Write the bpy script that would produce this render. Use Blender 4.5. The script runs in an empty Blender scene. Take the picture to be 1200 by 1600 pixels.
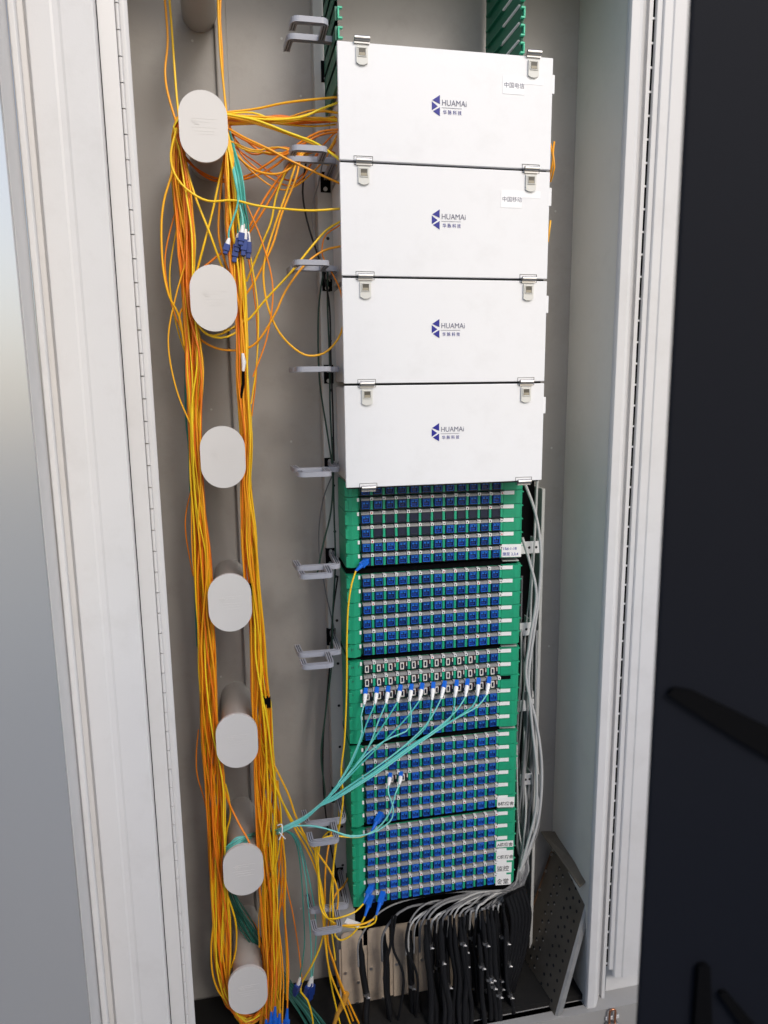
import bpy, bmesh, math, random
from mathutils import Vector, Matrix
random.seed(7)
SC = bpy.context.scene
COL = SC.collection
PI = math.pi

# ------------------------------------------------------------------ camera
YAW, PITCH, ROLL, FPX = 0.202978, 0.179935, 0.011391, 1140.26     # focal length in photo pixels (1200 x 1600)
H = 1.75                                                          # camera height
cy, sy, cp, sp = math.cos(YAW), math.sin(YAW), math.cos(PITCH), math.sin(PITCH)
FWD = Vector((sy*cp, cy*cp, -sp))
R0 = Vector((cy, -sy, 0))
D0 = FWD.cross(R0)
RGT = R0*math.cos(ROLL) + D0*math.sin(ROLL)
DWN = -R0*math.sin(ROLL) + D0*math.cos(ROLL)
cam_d = bpy.data.cameras.new('camera')
cam = bpy.data.objects.new('camera', cam_d); COL.objects.link(cam)
m = Matrix.Identity(4)
for i in range(3):
    m[i][0] = RGT[i]; m[i][1] = -DWN[i]; m[i][2] = -FWD[i]
m[2][3] = H
cam.matrix_world = m
cam_d.sensor_fit = 'VERTICAL'; cam_d.sensor_height = 36.0; cam_d.lens = FPX/1600*36.0
cam_d.clip_start = 0.02; cam_d.clip_end = 500
cam_d.dof.use_dof = True; cam_d.dof.focus_distance = 1.55; cam_d.dof.aperture_fstop = 4.5
SC.camera = cam

# ------------------------------------------------------------------ world, sun, exposure
w = bpy.data.worlds.new("World"); SC.world = w; w.use_nodes = True
nt = w.node_tree; bg = nt.nodes['Background']
SUNDIR = Vector((0.09, -0.24, 0.20)).normalized()                 # towards the light
SUN_EL = math.asin(SUNDIR.z); SUN_AZ = math.atan2(SUNDIR.x, SUNDIR.y)
sky = nt.nodes.new('ShaderNodeTexSky'); sky.sky_type = 'NISHITA'; sky.sun_disc = False
sky.sun_elevation = SUN_EL; sky.sun_rotation = SUN_AZ
sky.air_density = 1.0; sky.dust_density = 2.0; sky.ozone_density = 0.6
nt.links.new(sky.outputs[0], bg.inputs[0]); bg.inputs[1].default_value = 0.15
sd = bpy.data.lights.new('sun', 'SUN'); sd.energy = 1.0; sd.angle = math.radians(16); sd.color = (1.0, 0.975, 0.95)
sun = bpy.data.objects.new('sun', sd); COL.objects.link(sun)
sun.rotation_euler = SUNDIR.to_track_quat('Z', 'Y').to_euler()
vs = SC.view_settings
vs.view_transform = 'Standard'; vs.look = 'None'; vs.gamma = 1.0; vs.use_curve_mapping = False; vs.exposure = 0.38
SC.cycles.max_bounces = 8; SC.cycles.diffuse_bounces = 5; SC.cycles.glossy_bounces = 4

# ------------------------------------------------------------------ helpers
def at(px, py, Y):
    """the point seen at a photo pixel on the upright plane at distance Y in front of the cabinet"""
    d = RGT*((px-600)/FPX) + DWN*((py-800)/FPX) + FWD
    d = d*(Y/d.y)
    return Vector((d.x, Y, d.z+H))

def tag(o, label=None, cat=None, group=None, kind=None):
    if label: o['label'] = label
    if cat: o['category'] = cat
    if group: o['group'] = group
    if kind: o['kind'] = kind
    return o

def empty(name, loc=(0, 0, 0), label=None, cat=None, group=None, rz=0):
    o = bpy.data.objects.new(name, None); COL.objects.link(o)
    o.location = loc; o.rotation_euler = (0, 0, rz); o.empty_display_size = 0.02
    return tag(o, label, cat, group)

def inst(name, mesh, parent=None, loc=(0, 0, 0), rot=None):
    o = bpy.data.objects.new(name, mesh); COL.objects.link(o)
    if parent: o.parent = parent
    o.location = loc
    if rot: o.rotation_euler = rot
    return o

class MB:
    def __init__(s): s.v = []; s.f = []; s.m = []; s.s = []; s.mats = []
    def mi(s, mat):
        if mat not in s.mats: s.mats.append(mat)
        return s.mats.index(mat)
    def add(s, vs_, fs, mat, smooth=False):
        b = len(s.v); s.v += [tuple(p) for p in vs_]; k = s.mi(mat)
        for f in fs: s.f.append(tuple(b+i for i in f)); s.m.append(k); s.s.append(smooth)
        return s
    def box(s, x0, x1, y0, y1, z0, z1, mat):
        v = [(x, y, z) for z in (z0, z1) for y in (y0, y1) for x in (x0, x1)]
        return s.add(v, [(0, 2, 3, 1), (4, 5, 7, 6), (0, 1, 5, 4), (2, 6, 7, 3), (0, 4, 6, 2), (1, 3, 7, 5)], mat)
    def prism(s, pts, d, mat, cap=True, smooth=False):
        """closed polygon pts (3-D), extruded along vector d"""
        n = len(pts); d = Vector(d)
        a = [Vector(p) for p in pts]; v = a + [p+d for p in a]
        f = [(i, (i+1) % n, n+(i+1) % n, n+i) for i in range(n)]
        s.add(v, f, mat, smooth)
        if cap: s.add(v, [tuple(range(n))[::-1], tuple(range(n, 2*n))], mat)
        return s
    def frame(s, x0, x1, z0, z1, t, y0, y1, mat):
        s.box(x0, x1, y0, y1, z0, z0+t, mat); s.box(x0, x1, y0, y1, z1-t, z1, mat)
        s.box(x0, x0+t, y0, y1, z0+t, z1-t, mat); s.box(x1-t, x1, y0, y1, z0+t, z1-t, mat)
        return s
    def cyl(s, c, r, d, mat, n=20, r2=None, smooth=True):
        c = Vector(c); d = Vector(d); r2 = r if r2 is None else r2
        z = d.normalized(); x = z.orthogonal().normalized(); y = z.cross(x)
        v = []
        for q, rr in ((c, r), (c+d, r2)):
            v += [q+(x*math.cos(2*PI*i/n)+y*math.sin(2*PI*i/n))*rr for i in range(n)]
        s.add(v, [(i, (i+1) % n, n+(i+1) % n, n+i) for i in range(n)], mat, smooth)
        s.add(v, [tuple(range(n))[::-1], tuple(range(n, 2*n))], mat)
        return s
    def tube(s, pts, r, mat, n=7, cap=True):
        P = [Vector(p) for p in pts]; rr = r if isinstance(r, (list, tuple)) else [r]*len(P)
        t = (P[1]-P[0]).normalized(); x = t.orthogonal().normalized(); v = []
        for i, p in enumerate(P):
            t = (P[min(i+1, len(P)-1)]-P[max(i-1, 0)])
            if t.length < 1e-9: t = Vector((0, 0, 1))
            t.normalize(); x = (x - t*x.dot(t)).normalized(); y = t.cross(x)
            v += [p+(x*math.cos(2*PI*k/n)+y*math.sin(2*PI*k/n))*rr[i] for k in range(n)]
        f = [(i*n+k, i*n+(k+1) % n, (i+1)*n+(k+1) % n, (i+1)*n+k) for i in range(len(P)-1) for k in range(n)]
        s.add(v, f, mat, True)
        if cap: s.add(v, [tuple(range(n))[::-1], tuple((len(P)-1)*n+k for k in range(n))], mat)
        return s
    def mesh(s, name, bevel=0, seg=1):
        me = bpy.data.meshes.new(name); me.from_pydata(s.v, [], s.f)
        for mt in s.mats: me.materials.append(mt)
        me.polygons.foreach_set('material_index', s.m); me.polygons.foreach_set('use_smooth', s.s)
        bm = bmesh.new(); bm.from_mesh(me)
        bmesh.ops.recalc_face_normals(bm, faces=bm.faces)
        if bevel:
            es = [e for e in bm.edges if len(e.link_faces) == 2 and e.calc_face_angle(0) > 0.5]
            bmesh.ops.bevel(bm, geom=es, offset=bevel, segments=seg, profile=0.5, affect='EDGES', clamp_overlap=True)
        bm.to_mesh(me); bm.free()
        me.update()
        return me
    def obj(s, name, parent=None, bevel=0, seg=1, loc=(0, 0, 0)):
        return inst(name, s.mesh(name, bevel, seg), parent, loc)

def spline(P, step=0.012):
    """Catmull-Rom through points"""
    P = [Vector(p) for p in P]
    Q = [P[0]*2-P[1]] + P + [P[-1]*2-P[-2]]; out = []
    for i in range(1, len(Q)-2):
        a, b, c, d = Q[i-1:i+3]
        n = max(2, int((c-b).length/step))
        for k in range(n):
            t = k/n
            out.append(0.5*((2*b)+(c-a)*t+(2*a-5*b+4*c-d)*t*t+(3*b-a-3*c+d)*t**3))
    out.append(P[-1])
    return out

# ------------------------------------------------------------------ materials
def mat(name, col, rough=0.5, metal=0.0, noise=0.0, nscale=30.0, bump=0.0, bscale=200.0, spec=0.5, dirt=None, dscale=6.0, damt=0.3, coat=0.0, stretch=None):
    M = bpy.data.materials.new(name); M.use_nodes = True
    t = M.node_tree; b = t.nodes['Principled BSDF']
    b.inputs['Base Color'].default_value = (*col, 1); b.inputs['Roughness'].default_value = rough
    b.inputs['Metallic'].default_value = metal; b.inputs['Specular IOR Level'].default_value = spec
    b.inputs['Coat Weight'].default_value = coat
    co = t.nodes.new('ShaderNodeTexCoord'); vec = co.outputs['Object']
    if stretch:
        mp = t.nodes.new('ShaderNodeMapping'); mp.inputs['Scale'].default_value = stretch
        t.links.new(vec, mp.inputs[0]); vec = mp.outputs[0]
    last = None
    if noise:
        n = t.nodes.new('ShaderNodeTexNoise'); n.inputs['Scale'].default_value = nscale; n.inputs['Detail'].default_value = 5
        t.links.new(vec, n.inputs['Vector'])
        mx = t.nodes.new('ShaderNodeMix'); mx.data_type = 'RGBA'
        mx.inputs[6].default_value = (*[c*(1-noise) for c in col], 1); mx.inputs[7].default_value = (*[min(1, c*(1+noise)) for c in col], 1)
        t.links.new(n.outputs[0], mx.inputs[0]); last = mx.outputs[2]
        rr = t.nodes.new('ShaderNodeMapRange'); rr.inputs[3].default_value = rough*0.8; rr.inputs[4].default_value = min(1, rough*1.2)
        t.links.new(n.outputs[0], rr.inputs[0]); t.links.new(rr.outputs[0], b.inputs['Roughness'])
    if dirt:
        n = t.nodes.new('ShaderNodeTexNoise'); n.inputs['Scale'].default_value = dscale; n.inputs['Detail'].default_value = 9; n.inputs['Roughness'].default_value = 0.7
        t.links.new(vec, n.inputs['Vector'])
        cr = t.nodes.new('ShaderNodeValToRGB'); cr.color_ramp.elements[0].position = 0.5; cr.color_ramp.elements[1].position = 0.78
        cr.color_ramp.elements[1].color = (damt, damt, damt, 1)
        t.links.new(n.outputs[0], cr.inputs[0])
        mx = t.nodes.new('ShaderNodeMix'); mx.data_type = 'RGBA'
        if last: t.links.new(last, mx.inputs[6])
        else: mx.inputs[6].default_value = (*col, 1)
        mx.inputs[7].default_value = (*dirt, 1); t.links.new(cr.outputs[0], mx.inputs[0]); last = mx.outputs[2]
    if last: t.links.new(last, b.inputs['Base Color'])
    if bump:
        n = t.nodes.new('ShaderNodeTexNoise'); n.inputs['Scale'].default_value = bscale; n.inputs['Detail'].default_value = 2
        t.links.new(co.outputs['Object'], n.inputs['Vector'])
        bp = t.nodes.new('ShaderNodeBump'); bp.inputs['Strength'].default_value = bump; bp.inputs['Distance'].default_value = 0.001
        t.links.new(n.outputs[0], bp.inputs['Height']); t.links.new(bp.outputs[0], b.inputs['Normal'])
    return M

SIDE_LIT = mat('side_paint_lit', (0.76, 0.74, 0.67), 0.55, noise=0.02, nscale=5, bump=0.12, bscale=350, dirt=(0.45, 0.43, 0.38), dscale=10, damt=0.18)  # same cabinet paint, lightened to stand for light on the side wall
PAINT = mat('cabinet_paint_shaded', (0.35, 0.33, 0.305), 0.42, noise=0.04, nscale=9, bump=0.15, bscale=350, dirt=(0.20, 0.18, 0.15), dscale=14, damt=0.30)  # frame paint darkened, the shade of the interior put into its colour
FRAMEP = mat('frame_paint', (0.63, 0.62, 0.612), 0.38, noise=0.03, nscale=7, bump=0.12, bscale=350, dirt=(0.42, 0.40, 0.37), dscale=11, damt=0.22)
DOORP = mat('door_paint', (0.66, 0.66, 0.66), 0.26, metal=0.65)
SEAL = mat('seal_dark', (0.015, 0.015, 0.016), 0.7)
DARKDOOR = mat('dark_door', (0.0075, 0.0085, 0.0125), 0.6, spec=0.08)
BLACK = mat('black_rubber', (0.003, 0.003, 0.0035), 0.8, spec=0.05)
CAP = mat('spool_plastic', (0.66, 0.63, 0.595), 0.5, noise=0.02, nscale=20, bump=0.05, bscale=500)
BARREL = mat('spool_barrel', (0.50, 0.475, 0.44), 0.55, noise=0.04, nscale=14, bump=0.1)
WHITE = mat('white_panel', (0.79, 0.79, 0.795), 0.4, noise=0.02, nscale=6, bump=0.08, bscale=420, dirt=(0.5, 0.48, 0.46), dscale=11, damt=0.16)
LATCH = mat('latch_plastic', (0.66, 0.65, 0.60), 0.4, noise=0.03)
STEEL = mat('steel', (0.50, 0.49, 0.48), 0.42, metal=1.0, noise=0.1, nscale=40)
GALV = mat('galvanised', (0.50, 0.49, 0.47), 0.4, metal=0.75, noise=0.12, nscale=35, dirt=(0.2, 0.18, 0.15), dscale=20, damt=0.4)
POSTP = mat('post_paint', (0.52, 0.515, 0.49), 0.42, noise=0.05, nscale=12, bump=0.1, bscale=300, dirt=(0.3, 0.28, 0.25), dscale=15, damt=0.3)
PLATE = mat('beige_plate', (0.62, 0.50, 0.38), 0.38, metal=0.25, noise=0.08, nscale=18, dirt=(0.16, 0.13, 0.10), dscale=18, damt=0.6)
LEANP = mat('bare_steel_tray', (0.19, 0.165, 0.13), 0.45, metal=0.35, noise=0.25, nscale=10, dirt=(0.12, 0.09, 0.06), dscale=12, damt=0.7)
RUST = mat('rusty_edge', (0.22, 0.12, 0.06), 0.7, metal=0.3, noise=0.4, nscale=60)
GREEN = mat('tray_green', (0.012, 0.305, 0.155), 0.42, noise=0.10, nscale=22, bump=0.06, bscale=300, dirt=(0.02, 0.17, 0.10), dscale=30, damt=0.5)
ARM_SHADED = mat('arm_green_shaded', (0.008, 0.14, 0.075), 0.45)  # tray green darkened, shadow on the arms put into the colour
GREENF = mat('fin_green', (0.015, 0.36, 0.19), 0.4)
GREENL = mat('clip_green', (0.05, 0.52, 0.30), 0.4)
BLUE = mat('port_blue', (0.005, 0.035, 0.22), 0.33, noise=0.15, nscale=60)
PORTR = mat('port_rim_blue', (0.012, 0.10, 0.44), 0.3, noise=0.15, nscale=60)
PORTL = mat('port_latch_blue', (0.02, 0.16, 0.55), 0.3)
PLUGB = mat('plug_blue', (0.008, 0.13, 0.62), 0.35, noise=0.08, nscale=60)
NAVY = mat('connector_navy', (0.01, 0.04, 0.22), 0.35)
HOLE = mat('port_hole', (0.004, 0.008, 0.03), 0.5)
BODYD = mat('adapter_body', (0.012, 0.02, 0.035), 0.5)
SLEEVE = mat('adapter_sleeve', (0.31, 0.305, 0.295), 0.42, metal=0.15, noise=0.12, nscale=50)
TAGW = mat('paper_white', (0.78, 0.77, 0.74), 0.7, noise=0.04, nscale=60)
LCW = mat('port_frame_white', (0.70, 0.66, 0.60), 0.5)
MAROON = mat('port_maroon', (0.05, 0.012, 0.012), 0.5)
STICK = mat('sticker_white', (0.90, 0.90, 0.90), 0.5)
INK = mat('ink_black', (0.02, 0.02, 0.022), 0.7)
INKB = mat('ink_blue', (0.03, 0.05, 0.30), 0.7)
LOGOB = mat('logo_blue', (0.006, 0.008, 0.24), 0.5)
LOGOG = mat('logo_grey', (0.16, 0.16, 0.22), 0.6)
RINGP = mat('ring_grey', (0.36, 0.365, 0.405), 0.4, noise=0.05, nscale=40)
RINGD = mat('ring_groove', (0.02, 0.02, 0.025), 0.6)
TEAL = [mat('cord_teal', (0.09, 0.50, 0.44), 0.4), mat('cord_teal_pale', (0.20, 0.62, 0.56), 0.4), mat('cord_teal_deep', (0.02, 0.25, 0.20), 0.45)]
DKTEAL = [mat('cord_green', (0.015, 0.13, 0.10), 0.45), mat('cord_pine', (0.01, 0.085, 0.06), 0.45), mat('cord_sea', (0.03, 0.19, 0.15), 0.45)]  # partly separate cords, partly shade on the lower bundle put into the colour
DKGREEN = mat('cord_dark_green', (0.012, 0.045, 0.03), 0.5)
YEL = [mat('cord_yellow', (0.93, 0.58, 0.012), 0.36), mat('cord_golden', (0.92, 0.46, 0.01), 0.36), mat('cord_bright_yellow', (0.94, 0.68, 0.02), 0.36)]
ORG = [mat('cord_orange', (0.90, 0.27, 0.008), 0.38), mat('cord_deep_orange', (0.78, 0.18, 0.006), 0.4), mat('cord_amber', (0.92, 0.38, 0.01), 0.38)]
GREYC = [mat('cable_grey', (0.24, 0.24, 0.24), 0.45), mat('cable_pale', (0.44, 0.44, 0.43), 0.45), mat('cable_mid', (0.15, 0.15, 0.155), 0.5)]
BLKC = mat('cable_black', (0.006, 0.006, 0.007), 0.5, spec=0.3, bump=0.1, bscale=90)
WHITEP = mat('boot_white', (0.82, 0.81, 0.78), 0.4)
STONE = mat('marble_board', (0.55, 0.53, 0.50), 0.5, noise=0.12, nscale=12, dirt=(0.20, 0.18, 0.16), dscale=10, damt=0.9)
COPPER = mat('shackle_copper', (0.55, 0.24, 0.13), 0.3, metal=1.0)
WALLM = mat('added_wall', (0.50, 0.49, 0.47), 0.85, noise=0.1, nscale=4, bump=0.4, bscale=60)  # for the unseen wall added behind the camera
GROUND = mat('concrete', (0.32, 0.31, 0.295), 0.85, noise=0.2, nscale=4, bump=0.4, bscale=60)
DUST = mat('floor_dusty', (0.012, 0.0115, 0.011), 0.85, noise=0.35, nscale=12, spec=0.2, dirt=(0.03, 0.028, 0.025), dscale=8, damt=0.8)
# tag dots: number print, some of them red
dm = mat('tag_print', (0.06, 0.06, 0.06), 0.7); t_ = dm.node_tree; oi = t_.nodes.new('ShaderNodeObjectInfo')
cr_ = t_.nodes.new('ShaderNodeValToRGB'); cr_.color_ramp.interpolation = 'CONSTANT'
cr_.color_ramp.elements[0].color = (0.07, 0.07, 0.07, 1); cr_.color_ramp.elements[1].position = 0.86; cr_.color_ramp.elements[1].color = (0.5, 0.03, 0.04, 1)
t_.links.new(oi.outputs['Random'], cr_.inputs[0]); t_.links.new(cr_.outputs[0], t_.nodes['Principled BSDF'].inputs['Base Color'])
TAGDOT = dm
for M_ in (BLUE, PORTR):
    t_ = M_.node_tree; b_ = t_.nodes['Principled BSDF']; l_ = b_.inputs['Base Color'].links[0].from_socket
    o_ = t_.nodes.new('ShaderNodeObjectInfo'); r_ = t_.nodes.new('ShaderNodeMapRange'); r_.inputs[3].default_value = 0.6; r_.inputs[4].default_value = 1.35
    h_ = t_.nodes.new('ShaderNodeHueSaturation'); t_.links.new(o_.outputs['Random'], r_.inputs[0]); t_.links.new(r_.outputs[0], h_.inputs['Value'])
    t_.links.new(l_, h_.inputs['Color']); t_.links.new(h_.outputs[0], b_.inputs['Base Color'])

def text(name, body, size, loc, mat_, parent=None, rot=(PI/2, 0, 0), align='LEFT', sx=1.0, ext=0.0001, offset=0.0, shear=0.0):
    c = bpy.data.curves.new(name, 'FONT'); c.body = body; c.size = size; c.align_x = align; c.extrude = ext; c.offset = offset; c.shear = shear
    c.resolution_u = 3
    o = bpy.data.objects.new(name+'_tmp', c); COL.objects.link(o)
    dg = bpy.context.evaluated_depsgraph_get()
    me = bpy.data.meshes.new_from_object(o.evaluated_get(dg)); me.name = name
    bpy.data.objects.remove(o)
    me.materials.clear(); me.materials.append(mat_)
    q = inst(name, me, parent, loc, rot); q.scale = (sx, 1, 1)
    return q

# ------------------------------------------------------------------ the cabinet
ZF = at(480, 1523, 1.74).z            # cabinet floor
ZSILL = at(905, 1590, 1.5).z          # top of front sill
ZT = H + 0.93                         # roof
XR = 0.830; XL = -0.215; YB = 1.74; YF = 1.50
gr = MB().box(-6, 6, -6, 6, ZF-0.27, ZF-0.25, GROUND).obj('ground'); tag(gr, kind='structure')

cab = empty('fibre_cabinet', (0.3, 1.6, ZF), 'tall pale grey metal cabinet standing open around the fibre trays', 'cabinet')
off = Vector((0.3, 1.6, ZF))
def cobj(mb, name, bevel=0, seg=1):
    o = mb.obj(name, cab, bevel, seg); o.location = -off; return o
# recessed strip behind spools and rear sheets
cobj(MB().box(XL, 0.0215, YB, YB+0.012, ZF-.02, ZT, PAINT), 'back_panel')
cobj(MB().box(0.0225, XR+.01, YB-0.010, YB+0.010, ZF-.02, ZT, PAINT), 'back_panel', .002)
cobj(MB().box(0.003, 0.0285, YB-0.0135, YB-.001, ZF, ZT, PAINT), 'back_rail', .003, 2)
bt = MB()
for (x, y) in ((526, 1112), (527, 1132), (440, 60), (455, 690), (470, 1420), (330, 640), (345, 1060), (868, 330), (862, 700), (858, 1010), (470, 150), (255, 1180), (300, 60)):
    p = at(x, y, YB-.011); bt.cyl((p.x, YB-.0095 if p.x > .0225 else YB, p.z), .0026, (0, -.0012, 0), POSTP, 12)
cobj(bt, 'rivets')
cobj(MB().box(XR, XR+.012, YF+.003, YB-.0105, ZF-.02, ZT, SIDE_LIT), 'side_panel')
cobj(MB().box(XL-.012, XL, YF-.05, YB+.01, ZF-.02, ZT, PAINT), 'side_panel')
cobj(MB().box(XL-.25, XR+.30, YF-.02, YB+.02, ZT, ZT+.03, PAINT), 'roof')
cobj(MB().box(XL, XR, YF+.02, YB-.02, ZF-.015, ZF, DUST), 'cabinet_floor')
cobj(MB().box(XL, XR-.001, YF, YF+.022, ZF-.016, ZSILL-.012, FRAMEP), 'sill', .004, 2)
cobj(MB().box(XL-.25, XR+.3, YF-.02, YB+.02, ZF-.25, ZF-.016, GROUND), 'plinth')

def px_profile(lst, y=500):
    return [(at(px, y, Y).x, Y) for px, Y in lst]
def extr(profile, z0, z1, m_, name, thick=None, bevel=0.0015):
    """sheet-metal strip: a folded profile in plan, thickened away from the camera"""
    n = len(profile); back = [(x, y+0.004) for x, y in profile] if thick is None else [(x+thick[0], y+thick[1]) for x, y in profile]
    poly = [Vector((x, y, z0)) for x, y in profile] + [Vector((x, y, z0)) for x, y in reversed(back)]
    return cobj(MB().prism(poly, (0, 0, z1-z0), m_), name, bevel, 2)
ZB = ZF-0.2
# left jamb, outermost to innermost
lp = lambda l: px_profile(l)
extr(lp([(214+6, 1.47), (226, 1.47), (232, 1.474), (231.5, 1.50)]), ZB, ZT, FRAMEP, 'inner_jamb', (-.004, .006))
extr(lp([(187, 1.458), (213, 1.466)]), ZB, ZT, FRAMEP, 'hinge_leaf', (0, .004), .001)
cobj(MB().box(at(212, 500, 1.47).x, at(221, 500, 1.47).x, 1.477, 1.480, ZB, ZT, PAINT), 'hinge_backing')
kn = MB(); z = ZB+.02
xk = at(216.5, 500, 1.468).x
while z < ZT-.04:
    kn.cyl((xk, 1.4705, z), .0036, (0, 0, .0405), FRAMEP, 10); z += .0425
o = cobj(kn, 'hinge_knuckles'); tag(o, kind='stuff')
extr(lp([(80, 1.400), (84, 1.386), (118, 1.386), (122, 1.3873), (130, 1.3873), (134, 1.386), (181, 1.386), (184.5, 1.390), (185.8, 1.45)]), ZB, ZT, FRAMEP, 'door_return', (-.002, .006), .001)
cobj(MB().box(at(182, 500, 1.48).x, at(190, 500, 1.48).x, 1.478, 1.482, ZB, ZT, SEAL), 'door_seam')
extr(lp([(56, 1.372), (58, 1.366), (66, 1.366), (69, 1.370), (70, 1.40), (80, 1.402)]), ZB, ZT, FRAMEP, 'gasket_channel', (0, .005), .001)
extr(lp([(37, 1.30), (40, 1.31), (56, 1.374)]), ZB, ZT, FRAMEP, 'door_fold', (-.004, .004), .001)
a = at(37.5, 500, 1.298)
dv = Vector((-0.78, -0.62, 0)).normalized()
dl = MB(); n_ = Vector((dv.y, -dv.x, 0))*-1
p0 = Vector((a.x, a.y, ZB)); p1 = p0+dv*0.40
if n_.x > 0: n_ = -n_
dl.prism([p0, p1, p1+n_*.03, p0+n_*.03], (0, 0, ZT-ZB-.02), DOORP)
cobj(dl, 'door', .004, 2)
# right jamb
extr(px_profile([(961, 1.505), (962, 1.498), (966, 1.492), (978, 1.490), (982, 1.492), (984, 1.505), (986, 1.522), (990, 1.521), (991, 1.513), (997, 1.511)]), ZB, ZT, FRAMEP, 'inner_jamb', (.0, .006), .0008)
ZH = at(950, 1518, 1.5).z
cobj(MB().box(at(994, 500, 1.515).x, at(1005, 500, 1.515).x, 1.5165, 1.520, ZH, ZT, BLACK), 'hinge_gap')
kb = MB(); z = ZH+.01
while z < ZT-.03:
    kb.box(at(996.0, 500, 1.512).x, at(1003, 500, 1.512).x, 1.5120, 1.5150, z, z+.0040, FRAMEP); z += .0465
tag(cobj(kb, 'hinge_tabs'), kind='stuff')
extr(px_profile([(1001.6, 1.508), (1003, 1.505), (1011.5, 1.503)]), ZH, ZT, FRAMEP, 'hinge_leaf', (0, .006), .0008)
extr(px_profile([(1011, 1.5015), (1014, 1.498), (1026, 1.4965), (1029, 1.494), (1064, 1.492)]), ZH-.02, ZT, FRAMEP, 'hinge_channel', (0, .008), .001)
extr(px_profile([(998, 1.532), (1140, 1.532)]), ZB, ZT, FRAMEP, 'outer_jamb', (0, .01), .001)
# dark door wing, nearer to the camera
zt2 = ZT-.01
a = at(1047, 500, .50); xs = a.x
dd = MB(); q0 = Vector((xs, .50, ZB)); q1 = Vector((xs+.42, 1.02, ZB))
lean_t = at(1076, 0, .50); lean_b = at(993, 1600, .50); tilt = (lean_t-lean_b)/(lean_t.z-lean_b.z); q0 += (lean_b-q0)-tilt*(lean_b.z-ZB); q1 = q0+Vector((.20, -.03, 0))
nn = Vector((q1.y-q0.y, -(q1.x-q0.x), 0)).normalized()
dd.prism([q0, q1, q1-nn*.02, q0-nn*.02+Vector((.012,0,0))], tilt*(zt2-ZB), DARKDOOR)
o = cobj(dd, 'door', .004, 2); tag(o, 'near-black door wing')
def onwing(px, py, lift=.0):
    """point of the dark wing seen at a photo pixel"""
    d = RGT*((px-600)/FPX) + DWN*((py-800)/FPX) + FWD
    c = Vector((0, 0, H)); t = (q0-c).dot(nn)/d.dot(nn)
    return c+d*t+nn*lift
def wingbar(pts, name):
    P = [onwing(x, y, .001) for x, y in pts]
    cobj(MB().prism(P, nn*.006, BLACK), name, .004, 2)  # flat black bar laid on the wing
wingbar([(1038, 1080), (1048, 1070), (1080, 1076), (1215, 1142), (1215, 1190), (1150, 1152), (1080, 1108)], 'dark_bar')
wingbar([(1086, 1500), (1104, 1500), (1108, 1620), (1078, 1620)], 'dark_bar')
wingbar([(1118, 1544), (1130, 1542), (1190, 1612), (1172, 1620)], 'dark_bar')

wl = MB().box(-4.5, 4.5, -.75, -.55, ZF-.25, 1.45, WALLM).obj('added_shade_wall'); tag(wl, 'plain grey concrete wall facing the open cabinet', 'wall')  # added behind the camera to shade the lower part of the cabinet

# ------------------------------------------------------------------ slack spools
def stadium(wd, ht, n=12):
    r = wd/2; f = (ht-wd)/2; P = []
    for i in range(n+1):
        a_ = PI*i/n; P.append((r*math.cos(a_), f+r*math.sin(a_)))
    for i in range(n+1):
        a_ = PI+PI*i/n; P.append((r*math.cos(a_), -f+r*math.sin(a_)))
    return P
CW, CH, YC = 0.0885, 0.125, 1.50
capm = MB().prism([Vector((x, 0, z)) for x, z in stadium(CW, CH, 20)], (0, .008, 0), CAP).mesh('cap', .0016, 2)
barm = MB().cyl((0, .008, 0), .034, (0, YB-YC-.008, 0), BARREL, 36, .036).mesh('barrel')
em = MB()
for (x0, x1, zz, hh) in ((-.020, .026, .013, .0007), (-.019, .012, .0075, .0014), (-.022, .024, -.002, .0006), (-.018, .020, -.0085, .0016), (-.014, .022, -.0135, .0007)):
    em.box(x0, x1, -.0003, .001, zz, zz+hh, CAP)
for i in range(3): em.prism([Vector((-.022+i*.004, -.0006, .011)), Vector((-.0195+i*.004, -.0006, .011)), Vector((-.0135+i*.003, -.0006, .003)), Vector((-.016+i*.003, -.0006, .003))], (0, .001, 0), CAP)
emm = em.mesh('embossed_mark')
caps = [(303, -80), (318, 197.5), (334, 466), (348.5, 714.5), (359.5, 942), (370.5, 1158), (380.5, 1360), (387.5, 1548)]
lab = ['cut off by the top edge', 'highest whole spool, with cords fanning right from it', 'second whole spool down, just under the hanging blue connectors', 'third whole spool down, at the level of the lowest white door',
       'fourth whole spool down, beside the second tray module', 'fifth whole spool down, next to the black tape on cords', 'spool with teal cords passing behind its top', 'lowest spool, near the cabinet floor']
for (px, py), l in zip(caps, lab):
    c = at(px, py, YC)
    s_ = empty('slack_spool', c, 'oval capped cable spool, ' + l, 'cable spool', 'cable slack spools in a column')
    inst('cap', capm, s_); inst('barrel', barm, s_); inst('embossed_mark', emm, s_)

# ------------------------------------------------------------------ uprights of the rack
def xz(px, py, Y): p = at(px, py, Y); return p.x, p.z
ZP0 = ZF
xa = at(493, 200, 1.68).x; xb = at(529, 200, 1.68).x
up = empty('rack_post', (xa, 1.68, ZP0), 'pale perforated steel post left of the white doors and green trays', 'post')
UO = Vector((xa, 1.68, ZP0))
pm = MB().box(0, xb-xa, 0, .004, 0, ZT-ZP0-.01, POSTP); pm.box(0, .004, .0042, .045, 0, ZT-ZP0-.01, POSTP)
pm.obj('upright', up, .0008)
hm = MB()
z = .03
while z < ZT-ZP0-.05:
    hm.cyl(((xb-xa)*.42, -.0004, z), .0036, (0, .002, 0), SEAL, 12); z += .11
tag(hm.obj('bolt_holes', up), kind='stuff')
XPR = at(846, 900, 1.66).x
rp = empty('rack_post', (XPR, 1.66, ZP0), 'slim pale steel post on the right of the green trays', 'post')
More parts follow.
